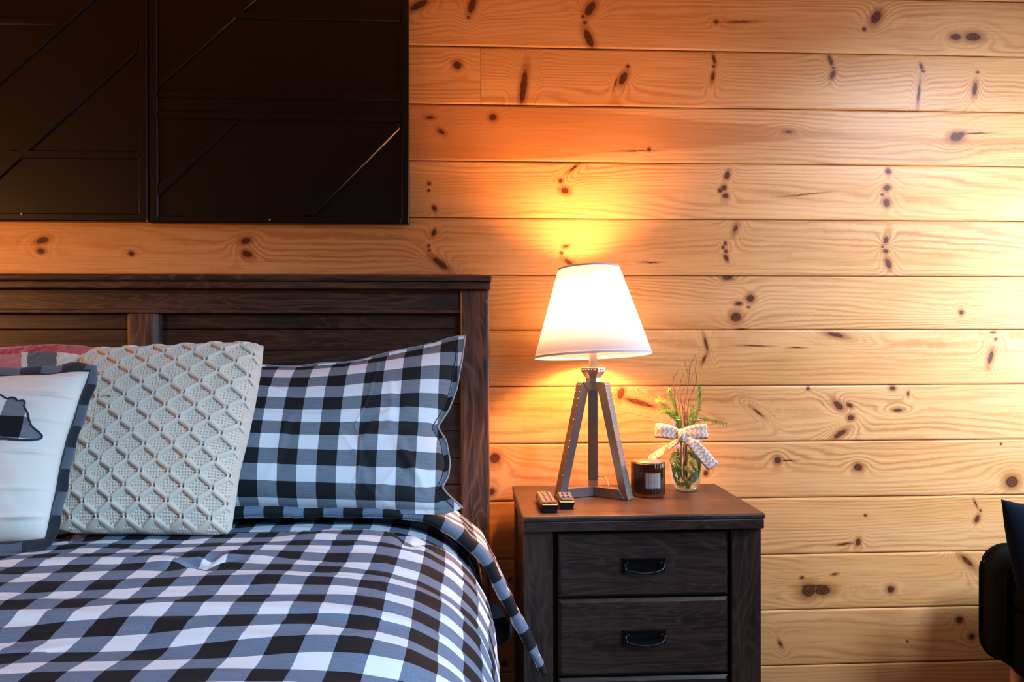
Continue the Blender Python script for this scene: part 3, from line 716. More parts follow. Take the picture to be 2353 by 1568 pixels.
for t in th:
    wob = (.0016 * np.sin(arcs[:-1] * 90))[:, None]
    rings.append(E_ + outw * (Wd * .5 * (1 - math.cos(t)) - .004 + wob) + N * (.0045 * math.sin(t) + .003))
rg = np.array(rings); rg = np.concatenate([rg, rg[:, :1]], 1)
uvf = np.stack(np.broadcast_arrays(arcs[None, :], (np.abs(th - np.pi) / np.pi * Wd)[:, None]), -1)
def fleece():
    g = G('dark_fleece'); k = g.math; U_ = g.uv(); s = g.n('ShaderNodeSeparateXYZ', {0: U_}); nz = g.noise(g.obj(), 900, 3, .7)
    a1 = k('GREATER_THAN', k('FRACT', k('MULTIPLY', s.outputs[0], 1 / .085)), .5); a2 = k('LESS_THAN', s.outputs[1], .0155)
    c_ = g.mix(k('MULTIPLY', a1, a2), rgb(.014, .018, .026), g.mix(nz.outputs[0], rgb(.05, .065, .085), rgb(.16, .19, .23)))
    g.set(Base_Color=c_, Roughness=1.0, Sheen_Weight=.25); g.bump(nz.outputs[0], .6, .0015); return g.m
put('fleece_edging', local(grid_mesh('fleece_edging', rg, uvf), bear), fleece(), bear)
# applique bear: grid cells of the cushion face that fall inside its outline
o8 = [(0,268),(50,272),(85,295),(120,318),(135,303),(160,297),(185,310),(198,330),(220,320),(245,320),(258,345),(250,370),(270,405),(290,450),(293,510),(305,540),(345,575),(368,605),(358,632),(300,652),(200,662),(100,655),(60,672),(30,687)]
bo = [(x / 3.733, 840 + y / 3.733) for x, y in o8]
bo += [(0, 1040), (-8, 1075), (-10, 1120), (-2, 1136), (-14, 1142), (-48, 1142), (-52, 1100), (-62, 1066), (-110, 1062), (-150, 1068), (-158, 1100), (-154, 1136), (-166, 1142), (-206, 1142), (-208, 1098), (-228, 1050), (-236, 990), (-222, 948), (-190, 924), (-140, 918), (-90, 922), (-50, 912)]
S3 = [(onpl(a_, b_, pl[0] + pl[1] * .045, pl[1])) for a_, b_ in bo]
ex = Vector((math.cos(R(-6)), math.sin(R(-6)), 0)); ez = ex.cross(-pl[1]) * -1
if ez.z < 0: ez = -ez
def to2(p): d_ = Vector(p) - pl[0]; return (d_.dot(ex), d_.dot(ez))
poly2 = np.array([to2(p) for p in S3])
nb, mb = 420, 320
bx0, bz0 = poly2.min(0); bx1, bz1 = poly2.max(0)
# cushion face as a height over its plane, sampled on a fine grid
F2 = np.array([to2(p) for p in fr.reshape(-1, 3)]); Hh = ((fr.reshape(-1, 3) - np.array(pl[0])) @ N)
grid_h = {}
cell = .004
for (a_, b_), hv in zip(F2, Hh): grid_h.setdefault((int(a_ // cell), int(b_ // cell)), []).append(hv)
def hgt_at(a_, b_):
    ia, ib = int(a_ // cell), int(b_ // cell); s1_ = 0; w1 = 0
    for da in (-1, 0, 1):
        for db in (-1, 0, 1):
            for hv in grid_h.get((ia + da, ib + db), []): s1_ += hv; w1 += 1
    return s1_ / w1 if w1 else 0
def smooth_poly(P, k_=4):
    P = np.array(P)
    for _ in range(2):
        Q_ = []
        for i in range(len(P)):
            a_, b_ = P[i], P[(i + 1) % len(P)]; Q_ += [a_ * .75 + b_ * .25, a_ * .25 + b_ * .75]
        P = np.array(Q_)
    return P
sp = smooth_poly(poly2)
from mathutils.geometry import tessellate_polygon
def inside(x, y, P):
    r_ = np.zeros(x.shape, bool); j = len(P) - 1
    for i in range(len(P)):
        c_ = ((P[i, 1] > y) != (P[j, 1] > y)) & (x < (P[j, 0] - P[i, 0]) * (y - P[i, 1]) / (P[j, 1] - P[i, 1] + 1e-12) + P[i, 0]); r_ ^= c_; j = i
    return r_
st = .0022; gx = np.arange(bx0, bx1, st); gz = np.arange(bz0, bz1, st); GX, GZ = np.meshgrid(gx, gz, indexing='ij'); IN = inside(GX + st / 2, GZ + st / 2, sp)
bm = bmesh.new(); uvl = bm.loops.layers.uv.new('UVMap'); vd = {}
def gv(i, j):
    if (i, j) not in vd:
        a_, b_ = bx0 + i * st, bz0 + j * st
        vd[(i, j)] = bm.verts.new(pl[0] + ex * a_ + ez * b_ + pl[1] * (hgt_at(a_, b_) + .0035) + off)
    return vd[(i, j)]
for i in range(GX.shape[0]):
    for j in range(GX.shape[1]):
        if IN[i, j]:
            f = bm.faces.new((gv(i, j), gv(i + 1, j), gv(i + 1, j + 1), gv(i, j + 1)))
            for l, (di, dj) in zip(f.loops, ((0, 0), (1, 0), (1, 1), (0, 1))): l[uvl].uv = ((i + di) * st, (j + dj) * st)
            f.smooth = True
ap = put('bear_applique', bm, buffalo('bear_check', .040, (.874, .175), (.72, .68, .66), (.16, .17, .19), rough=.95), bear)
ap['label'] = 'black, grey and white checked bear silhouette'
bm = bmesh.new(); cl = [pl[0] + ex * a_ + ez * b_ + pl[1] * (hgt_at(a_, b_) + .0045) + off for a_, b_ in list(sp) + [sp[0]]]
tube(bm, cl, .0016, 6, False); put('applique_outline', bm, THREAD, bear, smooth=True)

# ------------------------------------------------------------------ night stand
ZN = CAM.z - .427
nx0, nx1, nyf, nyb = .1322, .723, -.4329, -.03
ns_ = empty('nightstand', ((nx0 + nx1) / 2, (nyf + nyb) / 2, 0), 'dark-stained wooden nightstand with drawers standing between bed and sofa', 'nightstand')
o = Vector(ns_.location)
def nb_(name, x0, x1, y0, y1, z0, z1, bev, mat, seg=2, parent=None): return put(name, newbox(x0 - o.x, x1 - o.x, y0 - o.y, y1 - o.y, z0, z1, bev, seg), mat, parent or ns_)
NT = dark_wood('nightstand_top_wood', 'x', 1.0, 9.0); NW = dark_wood('nightstand_wood', 'x', .7, 12.0); NV = dark_wood('nightstand_post_wood', 'z', .7, 15.0)
nb_('top', nx0, nx1, nyf, nyb, ZN - .014, ZN, .005, NT, 3)
nb_('top_moulding', nx0 + .003, nx1 - .003, nyf + .004, nyb - .002, ZN - .038, ZN - .0145, .002, NW)
YD = nyf + .022                                    # front of the posts
Xn = lambda px, y=YD: at(px, 1400, y).x
lp0, lp1 = Xn(1203), Xn(1271); rp0, rp1 = Xn(1682), Xn(1749)
nb_('corner_post', lp0, lp1, YD, YD + .05, .02, ZN - .0385, .002, NV); nb_('corner_post', rp0, rp1, YD, YD + .05, .02, ZN - .0385, .002, NV)
nb_('corner_post', lp0, lp0 + .05, nyb - .06, nyb - .005, .02, ZN - .0385, .002, NV); nb_('corner_post', rp1 - .05, rp1, nyb - .06, nyb - .005, .02, ZN - .0385, .002, NV)
nb_('side_panel', lp0 + .006, lp0 + .02, YD + .05, nyb - .06, .08, ZN - .039, 0, NV); nb_('side_panel', rp1 - .02, rp1 - .006, YD + .05, nyb - .06, .08, ZN - .039, 0, NV)
nb_('back_panel', lp0 + .05, rp1 - .05, nyb - .02, nyb - .008, .08, ZN - .039, 0, NW)
nb_('inner_case', lp1 - .003, rp0 + .003, YD + .030, YD + .05, .05, ZN - .0385, 0, plain('dark_case', (.012, .009, .008), .7))  # case panel behind the drawers, one even near-black colour
HM = plain('black_bronze', (.035, .040, .046), .24, .9)
dx0, dx1 = Xn(1283, YD + .006), Xn(1672, YD + .006)
zz = [at(1480, 1224, YD).z, at(1480, 1372, YD).z, at(1480, 1377, YD).z, at(1480, 1553, YD).z, at(1480, 1558, YD).z]
drs = [(zz[1], zz[0]), (zz[3], zz[2]), (zz[4] - .185, zz[4])]
for di, (za, zb2) in enumerate(drs):
    bm = bmesh.new(); dcx = (dx0 + dx1) / 2
    A = [(dx0, za), (dx1, za), (dx1, zb2), (dx0, zb2)]; ins_ = .0075
    Bq = [(dx0 + ins_, za + ins_), (dx1 - ins_, za + ins_), (dx1 - ins_, zb2 - ins_), (dx0 + ins_, zb2 - ins_)]
    va = [bm.verts.new((x - o.x, YD + .008 - o.y, z)) for x, z in A]; vb = [bm.verts.new((x - o.x, YD + .001 - o.y, z)) for x, z in Bq]; vc = [bm.verts.new((x - o.x, YD + .029 - o.y, z)) for x, z in A]
    bm.faces.new(vb)
    for i in range(4): bm.faces.new((va[i], va[(i + 1) % 4], vb[(i + 1) % 4], vb[i])); bm.faces.new((vc[i], vc[(i + 1) % 4], va[(i + 1) % 4], va[i]))
    bm.faces.new(vc[::-1]); bmesh.ops.recalc_face_normals(bm, faces=bm.faces)
    dr = put('drawer', bm, dark_wood('drawer_wood_%d' % di, 'x', .7, 20.0 + 5 * di), ns_)
    hx_ = at((1478, 1479.5, 1480)[di], 1298, YD).x; hz_ = [at(1478, 1298, YD).z, at(1479, 1463, YD).z, za + .09][di]
    lx = hx_ - o.x; ly = YD + .001 - o.y
    hw_, hh_ = .0535, .0165
    bm = bmesh.new(); box(bm, lx - hw_, lx + hw_, ly - .002, ly, hz_ - hh_, hz_ + hh_, .0006, 1)
    for (a1, b1, c1, d1) in ((-hw_, hw_, hh_ - .0055, hh_), (-hw_, hw_, -hh_, -hh_ + .0045), (-hw_, -hw_ + .005, -hh_, hh_), (hw_ - .005, hw_, -hh_, hh_)): box(bm, lx + a1, lx + b1, ly - .0045, ly - .0015, hz_ + c1, hz_ + d1, .0009, 1)
    pl8 = put('handle_plate', bm, HM, dr)
    bm = bmesh.new()
    for s in (-1, 1): box(bm, lx + s * .041 - .004, lx + s * .041 + .004, ly - .013, ly - .001, hz_ + .002, hz_ + .009, .001, 1)
    pts = [Vector((lx - .0475, ly - .012, hz_ + .007)), Vector((lx - .047, ly - .014, hz_ - .001)), Vector((lx - .0445, ly - .016, hz_ - .0085))]
    for t in np.linspace(-.9, .9, 15): pts.append(Vector((lx + t * .0445, ly - .018 - .004 * (1 - t * t), hz_ - .0085 - .0068 * (1 - t * t))))
    pts += [Vector((lx + .0445, ly - .016, hz_ - .0085)), Vector((lx + .047, ly - .014, hz_ - .001)), Vector((lx + .0475, ly - .012, hz_ + .007))]
    tube(bm, pts, .0034, 8)
    put('bail_handle', bm, HM, dr, smooth=True)

# ------------------------------------------------------------------ table lamp
pc = onz(1362, 1133, ZN); LC = Vector((pc.x, pc.y, ZN + .0005))
LC = Vector((at(1363, 1000, -.185).x, -.185, ZN + .0006))
lamp = empty('table_lamp', LC, 'silver riveted tripod lamp with a lit white shade on the nightstand', 'lamp')
STEEL = plain('brushed_steel_paint', (.32, .315, .315), .30, .85)
HT = .305; LEGROT = R(-9)
for ai, az in enumerate((R(-60), R(60), R(180))):
    a_ = az - R(9)
    dr_ = Vector((math.sin(a_), -math.cos(a_), 0)); tg = Vector((math.cos(a_), math.sin(a_), 0))
    def F(r_, z, t, dr_=dr_, tg=tg): return dr_ * r_ + tg * t + Vector((0, 0, z))
    hwid = .0125
    def beam(poly, hw1=hwid):
        bm = bmesh.new(); prism(bm, poly, lambda r_, z: F(r_, z, -hw1), lambda r_, z: F(r_, z, hw1)); bmesh.ops.recalc_face_normals(bm, faces=bm.faces)
        bmesh.ops.bevel(bm, geom=bm.edges[:], offset=.0010, segments=1, affect='EDGES'); return bm
    leg = put('leg', beam([(.110, .0), (.103, -.0), (.0835, .026), (.0215, HT - .022), (.0395, HT), (.0405, HT)]), STEEL, lamp)
    put('base_strut', beam([(.0, .0), (.102, .0), (.0825, .026), (.0, .026)]), STEEL, lamp)
    put('top_strut', beam([(.0, HT - .022), (.0212, HT - .022), (.039, HT), (.0, HT)]), STEEL, lamp)
    bm = bmesh.new(); box(bm, -hwid - .0012, hwid + .0012, -.001, .0025, 0, .311, .0006, 1)     # outer plate along the slope
    dirv = (F(.0405, HT, 0) - F(.110, 0, 0)).normalized(); nrm = tg.cross(dirv).normalized()
    if nrm.dot(dr_) < 0: nrm = -nrm
    M3 = Matrix((tg, -nrm, dirv)).transposed(); 
    for v in bm.verts: v.co = F(.110, 0, 0) + M3 @ Vector((v.co.x, v.co.y - .001, v.co.z))
    for v in bm.verts: v.co.z = min(max(v.co.z, 0.0), HT + .001)
    put('outer_plate', bm, STEEL, leg)
    bm = bmesh.new()
    for k_ in range(17):
        for s in (-1, 1): ball(bm, F(.110, 0, 0) + dirv * (.006 + k_ * .0187) + tg * s * (hwid - .0015) + nrm * .0022, .0019, 8)
    ball(bm, F(.110, 0, 0) + dirv * .006 + nrm * .0022, .0019, 8); ball(bm, F(.110, 0, 0) + dirv * .305 + nrm * .0022, .0019, 8)
    put('rivets', bm, STEEL, leg, smooth=True)
bm = bmesh.new()
r8 = lathe(bm, [(.021, HT + .0005), (.021, HT + .011), (.034, HT + .028), (.0345, HT + .038), (.012, HT + .038)], 8); cap(bm, r8[0][::-1]); cap(bm, r8[-1])
bmesh.ops.rotate(bm, verts=bm.verts, cent=(0, 0, 0), matrix=Matrix.Rotation(R(12), 3, 'Z'))
col_ = put('collar', bm, STEEL, lamp)
bm = bmesh.new()
for k_ in range(24):
    a_ = 2 * math.pi * k_ / 24; ball(bm, (.0335 * math.cos(a_), .0335 * math.sin(a_), HT + .033), .0018, 8)
put('collar_rivets', bm, STEEL, col_, smooth=True)
bm = bmesh.new(); r8 = lathe(bm, [(.0115, HT + .038), (.0115, HT + .10)], 8); cap(bm, r8[-1])
put('stem', bm, STEEL, lamp)
# shade, slightly tilted
zs0 = at(1360, 819, -.185).z - LC.z; zs1 = at(1357, 615, -.185).z - LC.z
SHm = G('shade_linen'); wv_ = SHm.noise(SHm.obj(), 700, 3, .7)
SHm.t.nodes.remove(SHm.b)
df = SHm.n('ShaderNodeBsdfDiffuse', {'Color': rgb(.86, .86, .88)}); tr = SHm.n('ShaderNodeBsdfTranslucent', {'Color': rgb(.78, .87, 1.0)})
mx = SHm.n('ShaderNodeMixShader', {0: .42, 1: df.outputs[0], 2: tr.outputs[0]}); SHm.t.links.new(mx.outputs[0], SHm.out.inputs[0])
SHADE = SHm.m; TRIMM = plain('shade_trim', (.72, .72, .76), .8)
zc = (zs0 + zs1) / 2
rb, rt = .158, .083
TILT = Matrix.Translation((0, 0, zs0)) @ Matrix.Rotation(R(-5.0), 4, 'X') @ Matrix.Rotation(R(-2.0), 4, 'Y') @ Matrix.Translation((0, 0, -zs0))
def tl(bm): bmesh.ops.transform(bm, matrix=TILT, verts=bm.verts); return bm
bm = bmesh.new(); lathe(bm, [(rb, zs0), (rt, zs1), (rt - .0008, zs1), (rb - .0008, zs0), (rb, zs0)], 96)
sh = put('lamp_shade', tl(bm), SHADE, lamp, smooth=True); sh['label'] = 'white fabric empire shade'
bm = bmesh.new(); sl_ = (rb - rt) / (zs1 - zs0)
lathe(bm, [(rb + .0006, zs0 - .001), (rb + .0006 - sl_ * .006, zs0 + .005), (rb - .0016 - sl_ * .006, zs0 + .005), (rb - .0016, zs0 - .001), (rb + .0006, zs0 - .001)], 96)
put('shade_trim', tl(bm), TRIMM, sh, smooth=True)
bm = bmesh.new(); lathe(bm, [(rt + .0006, zs1 + .001), (rt + .0006 + sl_ * .005, zs1 - .004), (rt - .0016, zs1 - .004), (rt - .0016, zs1 + .001), (rt + .0006, zs1 + .001)], 96)
put('shade_trim', tl(bm), TRIMM, sh, smooth=True)
bm = bmesh.new()
for k_ in range(3):
    a_ = 2 * math.pi * k_ / 3 + .5; tube(bm, [(0, 0, zs1 - .012), (.04 * math.cos(a_), .04 * math.sin(a_), zs1 - .012), (rt * math.cos(a_), rt * math.sin(a_), zs1 - .003)], .0012, 6)
put('spider', tl(bm), STEEL, lamp)
bm = bmesh.new(); tube(bm, [(.0, 0, HT + .1)] + [(.05 * math.sin(t) * (1.0), 0, HT + .1 + (zs1 - .012 - HT - .1) * (1 - math.cos(t)) / 2) for t in np.linspace(.2, math.pi, 14)], .0012, 6); put('harp', bm, STEEL, lamp, smooth=True)
em = G('bulb_glass'); em.set(Base_Color=rgb(1, .9, .8), Emission_Color=rgb(1, .70, .40), Emission_Strength=14.0)
bm = bmesh.new(); ball(bm, (0, 0, HT + .145), .026, 20, 1.25)
put('bulb', bm, em.m, lamp, smooth=True)
cp_ = resample([(.0, .100, .004), (.03, .075, .0035), (.058, .092, .0035), (.062, .118, .010), (.055, .140, .026), (.042, .158, .026), (.032, .172, .008), (.030, .172, -.03), (.030, .172, -.3)], np.linspace(0, 1, 90))
bm = bmesh.new(); tube(bm, [tuple(q_) for q_ in cp_], .0025, 8)
put('power_cord', bm, plain('cord_grey', (.30, .26, .22), .6), lamp, smooth=True)
point('bedside_lamp_light', LC + Vector((0, -.002, HT + .20)), 46, (1.0, .38, .125), .05)
# unseen warm fill added to brighten the left wall, no lamp built there
area('left_wall_warm_fill', (-2.05, -.42, 1.42), (-.85, 0, 1.42), .22, .22, 4.5, (1.0, .42, .11), 120)
point('cushion_warm_fill', Vector((-2.35, -1.55, 1.32)), 24, (1.0, .44, .14), .08)  # added out of frame to warm the cushions; no lamp stands here

# ------------------------------------------------------------------ remotes
RB = plain('remote_plastic', (.012, .011, .011), .22); RK = plain('remote_key', (.26, .25, .24), .45)
RG = G('remote_front'); RG.set(Base_Color=rgb(.016, .012, .010), Roughness=.16, Coat_Weight=.6); RF = RG.m
KC = {'b': plain('key_blue', (.15, .25, .6), .4), 'y': plain('key_yellow', (.75, .5, .08), .4), 'g': plain('key_green', (.08, .5, .18), .4), 'r': plain('key_red', (.7, .06, .05), .4)}
def remote(c0, c1, w0, w1, hgt, keys, label, curved, kind):
    """c0: near end, c1: far end on the table top"""
    d = (c1 - c0); L_ = d.length; rz = math.atan2(d.y, d.x) - math.pi / 2
    root = empty('remote_control', Vector((c0.x, c0.y, ZN + .0006)), label, 'remote control', None, rz)
    bm = bmesh.new(); n_ = 10; secs = []
    for yy, wf, hf in ((0, .86, .86), (.004, .97, .97), (.012, 1, 1), (L_ * .5, 1, .95), (L_ - .01, 1, .9), (L_ - .003, .95, .8), (L_, .8, .6)):
        wx = (w0 + (w1 - w0) * yy / L_) / 2 * wf; hz_ = hgt * hf
        if curved: sec = [(-wx * .45, hgt * .0 + .0), (wx * .45, 0), (wx * .8, hgt * .12), (wx, hgt * .5), (wx * .96, hz_ - .002), (wx * .9, hz_), (-wx * .9, hz_), (-wx * .96, hz_ - .002), (-wx, hgt * .5), (-wx * .8, hgt * .12)]
        else: sec = [(-wx * .72, 0), (wx * .72, 0), (wx * .78, hgt * .1), (wx * .96, hgt * .7), (wx, hz_ - .002), (wx * .96, hz_), (-wx * .96, hz_), (-wx, hz_ - .002), (-wx * .96, hgt * .7), (-wx * .78, hgt * .1)]
        secs.append([bm.verts.new((a_, yy, b_)) for a_, b_ in sec])
    for i in range(len(secs) - 1):
        for j in range(n_): bm.faces.new((secs[i][j], secs[i + 1][j], secs[i + 1][(j + 1) % n_], secs[i][(j + 1) % n_]))
    bm.faces.new(secs[0]); bm.faces.new(secs[-1][::-1]); bmesh.ops.recalc_face_normals(bm, faces=bm.faces)
    put('remote_body', bm, RB, root, auto=35)
    wm = min(w0, w1) / 2
    put('face_plate', newbox(-wm * .86, wm * .86, .006, L_ - .008, hgt * .93, hgt + .0006, .0003, 1), RF, root)
    for (kx, ky, kw, kl, cc) in keys:
        x_ = kx * wm; y_ = ky * L_
        put('key', newbox(x_ - kw, x_ + kw, y_ - kl, y_ + kl, hgt, hgt + .0022, .0007, 2), KC.get(cc, RK), root)
    return root
k1 = [(x, .955, .0033, .0022, cc) for x, cc in ((-.6, 'b'), (-.2, 'y'), (.2, 'g'), (.6, 'r'))]
for r_ in range(14):
    for x in (-.6, 0, .6): k1.append((x, .90 - r_ * .052, .0036, .0021, 'w'))
k1 += [(-.6, .13, .0032, .003, 'w'), (-.1, .14, .0034, .0026, 'w'), (.25, .14, .0034, .0026, 'w'), (.62, .11, .0045, .003, 'r')]
remote(onz(1264, 1179, ZN) + Vector((0, .0, 0)), onz(1248, 1150, ZN), .046, .043, .021, k1, 'long black remote with many white keys, nearest the nightstand edge', True, 0)
k2 = [(x, .94, .0036, .0026, cc) for x, cc in ((-.6, 'y'), (-.15, 'b'), (.2, 'r'), (.62, 'g'))]
for r_ in range(6):
    for x in (-.6, 0, .6): k2.append((x, .84 - r_ * .095, .0037, .0026, 'w'))
k2 += [(.15, .58, .013, .004, 'w'), (0, .16, .011, .006, 'w')]
remote(onz(1303, 1171, ZN), onz(1296, 1151, ZN), .042, .040, .020, k2, 'shorter black remote with coloured keys, beside the lamp foot', False, 1)

# ------------------------------------------------------------------ candle jar
cc_ = Vector((at(1489, 1110, -.195).x, -.195, ZN + .0006)); cr = .0435; chh = .0895
cj = empty('candle_jar', cc_, 'smoky brown ribbed glass candle jar with a grey label beside the vase', 'candle')
def thin_glass(name, tint, ior, gl=(1, 1, 1), edge=.0):
    g = G(name); g.t.nodes.remove(g.b)
    tr_ = g.n('ShaderNodeBsdfTransparent', {'Color': rgb(*tint)}); go = g.n('ShaderNodeBsdfGlossy', {'Color': rgb(*gl), 'Roughness': .04})
    fr_ = g.n('ShaderNodeLayerWeight', {'Blend': .5}); mx_ = g.n('ShaderNodeMixShader', {0: g.math('MULTIPLY_ADD', g.math('POWER', fr_.outputs['Facing'], 3.0), .7, .04 + edge), 1: tr_.outputs[0], 2: go.outputs[0]})
    g.t.links.new(mx_.outputs[0], g.out.inputs[0]); return g.m
SMK = thin_glass('smoked_glass', (.40, .37, .36), 1.5, (.9, .85, .8), .03)
bm = bmesh.new()
rad = lambda r_, z, a: r_ + (.0019 * abs(math.cos(a * 18)) if r_ > cr - .001 else 0)
rr = lathe(bm, [(.0, 0), (cr - .006, .0), (cr - .002, .002), (cr, .006), (cr, chh - .002), (cr - .0008, chh), (cr - .0030, chh), (cr - .0036, chh - .003), (cr - .0036, .009), (.0, .008)], 144, rad=rad)
put('glass_body', bm, SMK, cj, smooth=True)
WAX = plain('candle_wax', (.09, .07, .06), .5)
bm = bmesh.new(); rr = lathe(bm, [(.0001, .0088), (cr - .0044, .0095), (cr - .0044, .040), (.0001, .040)], 48); put('wax', bm, WAX, cj, smooth=False)
bm = bmesh.new(); tube(bm, [(0, 0, .040), (.0005, 0, .052)], .0009, 6); put('wick', bm, THREAD, cj)
CORK = plain('lid_disc', (.42, .30, .20), .35, .3)
bm = bmesh.new(); rr = lathe(bm, [(.0001, chh - .002), (cr - .0045, chh - .002), (cr - .0045, chh + .0035), (.0001, chh + .0045)], 64); put('jar_lid', bm, CORK, cj, smooth=True)
LAB = plain('label_paper', (.42, .40, .37), .4, .5); INK = plain('label_ink', (.55, .50, .42), .5, .3)
def curved_patch(a0, a1, z0, z1, r_, nn=16):
    P = np.zeros((nn, 2, 3))
    for i, t in enumerate(np.linspace(a0, a1, nn)):
        for j, z in enumerate((z0, z1)): P[i, j] = (r_ * math.sin(t), -r_ * math.cos(t), z)
    return P
def patch_obj(name, a0, a1, z0, z1, r_, mat, parent, th=.0005):
    bm = bmesh.new(); F_ = curved_patch(a0, a1, z0, z1, r_ + th); B2 = curved_patch(a0, a1, z0, z1, r_); nn = len(F_)
    vf = [[bm.verts.new(F_[i, j]) for j in (0, 1)] for i in range(nn)]; vb_ = [[bm.verts.new(B2[i, j]) for j in (0, 1)] for i in range(nn)]
    for i in range(nn - 1):
        bm.faces.new((vf[i][0], vf[i + 1][0], vf[i + 1][1], vf[i][1])); bm.faces.new((vb_[i][0], vb_[i][1], vb_[i + 1][1], vb_[i + 1][0]))
        bm.faces.new((vf[i][1], vf[i + 1][1], vb_[i + 1][1], vb_[i][1])); bm.faces.new((vf[i][0], vb_[i][0], vb_[i + 1][0], vf[i + 1][0]))
    return put(name, bm, mat, parent)
ca = .05
lab = patch_obj('label', ca - .42, ca + .52, .026, .066, cr + .0013, LAB, cj)
for i, (zz_, wd) in enumerate(((.060, .20), (.056, .14), (.051, .26), (.047, .10), (.042, .22), (.038, .16), (.034, .24))):
    patch_obj('label_text', ca + .05 - wd, ca + .05 + wd, zz_, zz_ + .0011, cr + .00185, INK, lab, .0002)
for i in range(8): patch_obj('label_text', ca - .34 + i * .105, ca - .34 + i * .105 + .06, .0235, .0250, cr + .0013, plain('silver_ink', (.8, .78, .75), .25, .8) if i == 0 else bpy.data.materials['silver_ink'], cj, .0003)

# ------------------------------------------------------------------ vase with bow, twigs and sprigs
vc_ = Vector((at(1577, 1060, -.125).x, -.125, ZN + .0006))
vase = empty('vase', vc_, 'clear glass vase tied with a beige and white chevron ribbon bow', 'vase')
vp = [(.0, 0), (.026, 0), (.031, .003), (.0345, .012), (.044, .045), (.0505, .082), (.0500, .108), (.043, .138), (.037, .156), (.036, .166), (.040, .184), (.0455, .196), (.0465, .199)]
vi = [(.0445, .198), (.038, .184), (.0338, .166), (.0348, .156), (.0408, .138), (.0478, .108), (.0483, .082), (.0418, .045), (.032, .014), (.026, .008), (.0, .0075)]
GLS = thin_glass('clear_glass', (.955, .985, .98), 1.45, (1, 1, 1), .01)
bm = bmesh.new(); lathe(bm, vp + vi, 72); bmesh.ops.remove_doubles(bm, verts=bm.verts, dist=1e-6); put('glass_body', bm, GLS, vase, smooth=True)
RIMG = thin_glass('glass_edge', (.80, .90, .88), 1.45, (1, 1, 1), .22)
bm = bmesh.new(); tube(bm, [(.0458 * math.cos(a_), .0458 * math.sin(a_), .1985) for a_ in np.linspace(0, 2 * math.pi, 73)], .0016, 8, False); put('rim', bm, RIMG, vase, smooth=True)
bm = bmesh.new(); lathe(bm, [(.0001, .0005), (.0255, .0006), (.0305, .0035), (.0315, .009), (.026, .0076), (.0001, .0070)], 64); put('thick_base', bm, RIMG, vase, smooth=True)
def ribbon_mat():
    g = G('chevron_burlap'); k = g.math; U_ = g.uv(); s = g.n('ShaderNodeSeparateXYZ', {0: U_})
    z_ = k('ABSOLUTE', k('SUBTRACT', k('FRACT', k('MULTIPLY', s.outputs[1], 1 / .014)), .5))
    f_ = k('FRACT', k('MULTIPLY_ADD', z_, 1.0, k('MULTIPLY', s.outputs[0], 1 / .0125)))
    wv2 = g.n('ShaderNodeTexChecker', {'Vector': U_, 'Scale': 900.0})
    c_ = g.mix(k('LESS_THAN', f_, .42), rgb(.66, .47, .33), rgb(.88, .84, .78)); c_ = g.mix(k('MULTIPLY', wv2.outputs[1], .18), c_, rgb(.35, .22, .14))
    g.set(Base_Color=c_, Roughness=.9); g.bump(wv2.outputs[1], .4, .0006); return g.m
RIB = ribbon_mat()
def strip(name, centers, halfw, wdir, parent, th=.0008):
    """ribbon along centers; wdir(i,t) gives the width direction"""
    n_ = len(centers); P = np.zeros((n_, 7, 3)); L_ = 0; uv = np.zeros((n_, 7, 2)); Bk = P.copy()
    for i in range(n_):
        t = i / (n_ - 1); c_ = Vector(centers[i]); wd = wdir(t).normalized()
        if i: L_ += (Vector(centers[i]) - Vector(centers[i - 1])).length
        tg_ = (Vector(centers[min(i + 1, n_ - 1)]) - Vector(centers[max(i - 1, 0)])).normalized(); nn_ = tg_.cross(wd).normalized()
        hw1 = halfw(t) if callable(halfw) else halfw
        for j in range(7):
            q_ = (j / 6 - .5) * 2; P[i, j] = c_ + wd * hw1 * q_ + nn_ * .0010 * math.sin(q_ * 5 + t * 9); Bk[i, j] = Vector(P[i, j]) - nn_ * th; uv[i, j] = (L_, q_ * .0185)
    return put(name, grid_mesh(name, P, uv, Bk), RIB, parent)
def vl(px, py, y): return at(px, py, y) - vc_
Z3 = Vector((0, 0, 1))
ky = -.125 - .050                                     # front of the neck
kn = vl(1563, 998, ky)
band = [(.0385 * math.sin(t), -.0385 * math.cos(t), kn.z + .002) for t in np.linspace(.25, 2 * math.pi - .25, 60)]
strip('ribbon_band', band, .009, lambda t: Z3, vase)
def loop(px_out, py_c, sgn, hwid_, name='bow_loop'):
    out = vl(px_out, py_c, ky - .006); pts = []
    for t in np.linspace(0, 2 * math.pi, 48):
        r_ = (1 - math.cos(t)) / 2; x_ = kn.x + (out.x - kn.x) * r_; y_ = kn.y - .004 - .017 * math.sin(t) * (r_ ** .6); z_ = kn.z + (out.z - kn.z) * min(1, r_ * 1.4)
        pts.append((x_, y_, z_))
    return strip(name, pts, lambda t: .0075 + (hwid_ - .0075) * min(1, math.sin(math.pi * t) * 1.6), lambda t: Vector((.06 * sgn, 0, 1)), vase)
loop(1506, 990, 1, .0190); loop(1626, 992, -1, .0190)
bm = bmesh.new(); ball(bm, (0, 0, 0), .5, 18)
for v in bm.verts:
    v.co = Vector((v.co.x * .021, v.co.y * .020, v.co.z * .034 * (1 + .12 * math.sin(v.co.x * 18)))) + kn + Vector((0, -.010, -.001))
uvl = bm.loops.layers.uv.new('UVMap')
for f in bm.faces:
    for l in f.loops: l[uvl].uv = (l.vert.co.x + .01, l.vert.co.z)
put('bow_knot', bm, RIB, vase, smooth=True)
